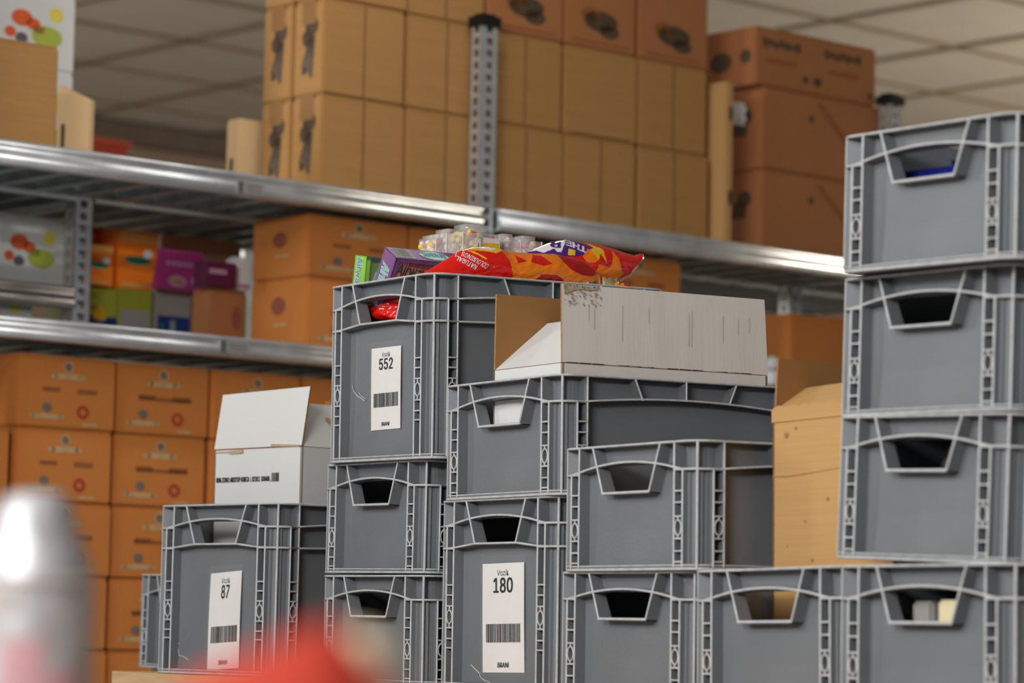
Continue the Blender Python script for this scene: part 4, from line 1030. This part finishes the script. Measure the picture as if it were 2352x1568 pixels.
# clear tubs of sweets
CLEAR = mat('clear_tub', (240, 242, 244), .05, var=.02, alpha=.32, coat=.6, bump=.3, bscale=40)
SW = [mat('yellow_sweets', (240, 206, 50), .4), mat('pink_sweets', (214, 120, 128), .4), mat('red_sweets', (190, 54, 66), .4), mat('pale_sweets', (238, 224, 206), .4)]
def tub(px0, px1, ytop, d, dep, label, cols, lab=None, dome=.008):
    a = chit('P2', px0, ytop + 30, d, 'right'); b = chit('P2', px1, ytop + 30, d, 'right'); t = chit('P2', (px0 + px1) / 2, ytop, d, 'right').z
    w = b.y - a.y; z0 = .17; h = t - z0
    r = thing('candy_tub', label, 'candy tub', cM('P2') @ Matrix.Translation((a.x, a.y, z0)), 'clear candy tubs in the 552 crate')
    bm = bmesh.new(); bmesh.ops.create_cube(bm, size=1); bmesh.ops.scale(bm, vec=(dep, w, h), verts=bm.verts); bmesh.ops.translate(bm, vec=(-dep / 2, w / 2, h / 2), verts=bm.verts)
    bmesh.ops.bevel(bm, geom=[e for e in bm.edges if (e.verts[0].co.z > h * .9 and e.verts[1].co.z > h * .9)], offset=dome, segments=5, affect='EDGES')
    bmesh.ops.bevel(bm, geom=[e for e in bm.edges if abs(e.verts[0].co.z - e.verts[1].co.z) > h * .4], offset=.003, segments=3, affect='EDGES')
    me = bpy.data.meshes.new('clear_shell'); bm.to_mesh(me); bm.free(); me.materials.append(CLEAR)
    for p in me.polygons: p.use_smooth = True
    link('clear_shell', me, r)
    bm = bmesh.new(); rnd = random.Random(px0)
    for q in range(200):
        x, y, z = -dep * (.10 + .8 * rnd.random()), w * (.08 + .84 * rnd.random()), h * (.60 + .34 * rnd.random())
        n0 = len(bm.faces); g = bmesh.ops.create_icosphere(bm, subdivisions=1, radius=.0042 + .0018 * rnd.random(), matrix=Matrix.Translation((x, y, z)))
        c = rnd.choice(cols)
        for v in g['verts']:
            for f_ in v.link_faces: f_.material_index = c; f_.smooth = True
    me = bpy.data.meshes.new('sweets'); bm.to_mesh(me); bm.free()
    for q in SW: me.materials.append(q)
    link('sweets', me, r, kind='stuff')
    if lab is not None:
        mb = MB(); f = lambda u, v: (.0006, w * u, h * v)
        mb.rect(f, .55, .97, .50, .85, 0); mb.rect(f, .55, .97, .85, .89, 1); mb.rect(f, .34, .48, .50, .88, 1)
        mb.rect(lambda u, v: (.0010, w * u, h * v), .39, .43, .66, .84, 2)
        link('paper_label', mb.mesh('paper_label', [lab, PAPER, INKG]), r, kind='stuff')
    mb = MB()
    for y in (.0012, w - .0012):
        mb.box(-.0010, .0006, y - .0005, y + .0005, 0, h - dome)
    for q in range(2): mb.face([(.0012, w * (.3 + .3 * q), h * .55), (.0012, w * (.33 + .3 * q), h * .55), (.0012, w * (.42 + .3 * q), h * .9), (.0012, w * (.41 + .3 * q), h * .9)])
    link('painted_edge_highlight', mb.mesh('painted_edge_glint', [GLOSSW]), r, kind='stuff').name = 'painted_edge_glint'  # white lines painted as highlights on the tub edges and front
LY = mat('yellow_label', (228, 184, 34), .35, var=.12, scale=200); LR = mat('red_label', (186, 44, 60), .35, var=.1, scale=200)
tub(1000, 1024, 537, .205, .05, 'narrow clear candy tub, leftmost of the clear tubs', [0, 1, 3, 3], dome=.005)
tub(1024, 1062, 524, .195, .05, 'clear tub of pale pink sweets, second from the left', [1, 3, 3, 3, 0])
tub(1062, 1149, 514, .160, .06, 'clear tub of yellow sweets with a yellow label', [0, 0, 0, 0, 2], LY, .014)
tub(1150, 1194, 536, .180, .05, 'clear tub of mauve sweets left of the red-labelled tub', [1, 3, 2, 3])
tub(1194, 1246, 541, .165, .055, 'clear tub with a red label, rightmost of the clear tubs', [3, 3, 1], LR)
# twisted wrap end, small sweets and a support box
mb = MB(); P = [chit('P2', x, y, .16, 'right') for x, y in ((1086, 524), (1098, 514), (1110, 505), (1119, 500))]
for a, b, w in zip(P, P[1:], (.004, .003, .002)): mb.face([a, b, b + Vector((.002, .001, w)), a + Vector((.002, 0, w + .001))], 0, True)
o = link('wrap_twist', mb.mesh('wrap_twist', [FILM])); o.matrix_world = cM('P2'); tag(o, 'twisted end of clear film sticking up above the yellow-labelled tub', 'film')
def smallpack(px, py, w, h, d, m1, m2, label):
    c = chit('P2', px, py, d, 'right'); mb = MB(); n = 7
    for i in range(n):
        for j in range(4):
            g = lambda i, j: (c.x + .006 * math.sin(PI * i / n) * math.sin(PI * j / 4), c.y + w * (i / n - .5), c.z - h * (j / 4) + .002 * math.sin(i * 2.1))
            mb.face([g(i, j), g(i + 1, j), g(i + 1, j + 1), g(i, j + 1)], 0 if i < 4 else 1, True)
    me = mb.clean('small_packet', [m1, m2]); bm = bmesh.new(); bm.from_mesh(me); bmesh.ops.solidify(bm, geom=bm.faces[:], thickness=.002); bm.to_mesh(me); bm.free()
    o = link('small_packet', me); o.matrix_world = cM('P2'); tag(o, label, 'packet', 'small packets under the bag tip')
GOLD = mat('clear_golden_wrap', (190, 170, 120), .2, var=.4, scale=70, coat=1)
smallpack(1348, 646, .030, .03, .05, GLOSSW, TEALP, 'white and green packet corner under the candy bags')
smallpack(1376, 642, .022, .03, .07, SW[1], RED, 'pinkish wrapped sweet under the candy bags')
smallpack(1402, 638, .028, .03, .06, GOLD, GOLD, 'golden see-through wrapped sweet under the bag tip')
smallpack(1430, 651, .026, .03, .05, ORG, RED, 'orange and red packet corner, rightmost thing at the rim')
r = thing('display_box', 'brown display box hidden under the candy inside the 552 crate', 'box', crate_child_frame('P2'))
mb = MB(); mb.box(-.124, .124, -.05, .152, .0075, .166); mb.box(-.124, .124, -.125, -.05, .0075, .145); link('box_body', mb.mesh('box_body', [KRAFTD]), r)
mb = MB(); mb.box(-.02, .02, -.05, .152, .166, .1664); link('tape', mb.mesh('tape', [TAPE]), r)

# ------------------------------------------------------------------ blurred foreground
TZ = .40
mb = MB(); mb.box(-.75, .45, .55, 2.05, TZ - .03, TZ)
tb_ = thing('work_table', 'low wooden work table close to the camera, below the frame', 'table', Matrix.Identity(4))
link('table_top', mb.mesh('table_top', [WOOD]), tb_)
for x in (-.72, .42):
    for y in (.58, 2.02):
        mb = MB(); mb.box(x - .02, x + .02, y - .02, y + .02, 0, TZ - .03); link('leg', mb.mesh('leg', [GALVD]), tb_)
SILV = mat('silver_white_film', (168, 168, 172), .42, metal=.3, var=.3, scale=22, bump=.6, bscale=26)
PKL = mat('pale_pink_print', (178, 138, 146), .5)
dB = 1.55
pc = atdepth(78, 1300, dB); top_ = atdepth(112, 1128, dB).z
mb = MB(); Hb = top_ - TZ
prof = [(.001, 0), (.029, 0), (.031, .004), (.031, Hb - .060), (.030, Hb - .045), (.027, Hb - .032), (.022, Hb - .022), (.020, Hb - .014), (.0165, Hb - .004), (.012, Hb - .001), (.001, Hb)]
r = thing('spray_bottle', 'blurred silver-white bottle with a rounded top at the lower left', 'bottle', Matrix.Translation((pc.x, pc.y, TZ)))
lathe(mb, prof, 40); link('bottle_body', mb.clean('bottle_body', [SILV]), r)
mb = MB()
for a0, a1, z0, z1, c in ((-1.9, -1.2, Hb - .13, Hb - .075, 0), (-1.3, -.5, Hb - .115, Hb - .09, 0), (-2.3, -1.7, Hb - .06, Hb - .05, 1), (-1.5, -.8, Hb - .19, Hb - .15, 0)):
    for q in range(6):
        b0, b1 = a0 + (a1 - a0) * q / 6, a0 + (a1 - a0) * (q + 1) / 6
        mb.face([(.0314 * math.cos(b), .0314 * math.sin(b), z) for b, z in ((b0, z0), (b1, z0), (b1, z1), (b0, z1))], c)
link('print', mb.mesh('print', [PKL, GREYB]), r, kind='stuff')
mb = MB(); lathe(mb, [(.0312, Hb - .047), (.0318, Hb - .0465), (.0318, Hb - .0435), (.0305, Hb - .043)], 40); link('collar_ring', mb.mesh('collar_ring', [GREYB]), r)
dR = .88
REDF = mat('blurred_red_packet', (214, 66, 44), .5, var=.08, coat=.2); ORF = mat('blurred_orange_print', (222, 112, 70), .5); CRF = mat('blurred_cream_cap', (222, 204, 168), .4)
def fgfn(px, py, off=0): p = atdepth(px, py, dR); return Vector((p.x, p.y + off, p.z))
r = thing('red_packet', 'blurred red and orange packet poking up at the bottom of the photo', 'packet', Matrix.Identity(4))
topc = [(400, 1585), (480, 1540), (560, 1506), (620, 1482), (680, 1456), (730, 1432), (762, 1424), (800, 1462), (850, 1530), (900, 1575)]
zt_ = TZ; nx, ny = 40, 16
for side in (1, -1):
    mb = MB(); I = []
    for i in range(nx + 1):
        px = 400 + 500 * i / nx; ty = interp(topc, px); a = fgfn(px, ty); row = []
        for j in range(ny + 1):
            s = j / ny; e = math.sin(PI * i / nx) ** .5 * math.sin(PI * (.02 + .9 * s)) ** .6
            row.append(mb.vert((a.x, a.y - side * .016 * e, a.z + (zt_ - a.z) * s)))
        I.append(row)
    for i in range(nx):
        for j in range(ny):
            mb.idx([I[i][j], I[i + 1][j], I[i + 1][j + 1], I[i][j + 1]] if side < 0 else [I[i][j + 1], I[i + 1][j + 1], I[i + 1][j], I[i][j]], 1 if (14 < i < 24 and 1 < j < 5) else 0, True)
    link('front_film' if side > 0 else 'back_film', mb.mesh('packet_film', [REDF, ORF]), r)
q = atdepth(818, 1482, dR); mb = MB(); hq = q.z + .004 - TZ
lathe(mb, [(.001, 0), (.010, 0), (.011, .003), (.011, hq - .016), (.0085, hq - .006), (.005, hq - .001), (.001, hq)], 24)
o = link('cream_tube', mb.clean('cream_tube', [CRF])); o.matrix_world = Matrix.Translation((q.x, q.y + .035, TZ)); tag(o, 'blurred cream-coloured tube top beside the red packet at the bottom', 'tube')
for o in bpy.data.objects:
    if o.name.split('.')[0] in ('print', 'lettering', 'barcode', 'stain', 'crease', 'scratch'): o['kind'] = 'stuff'
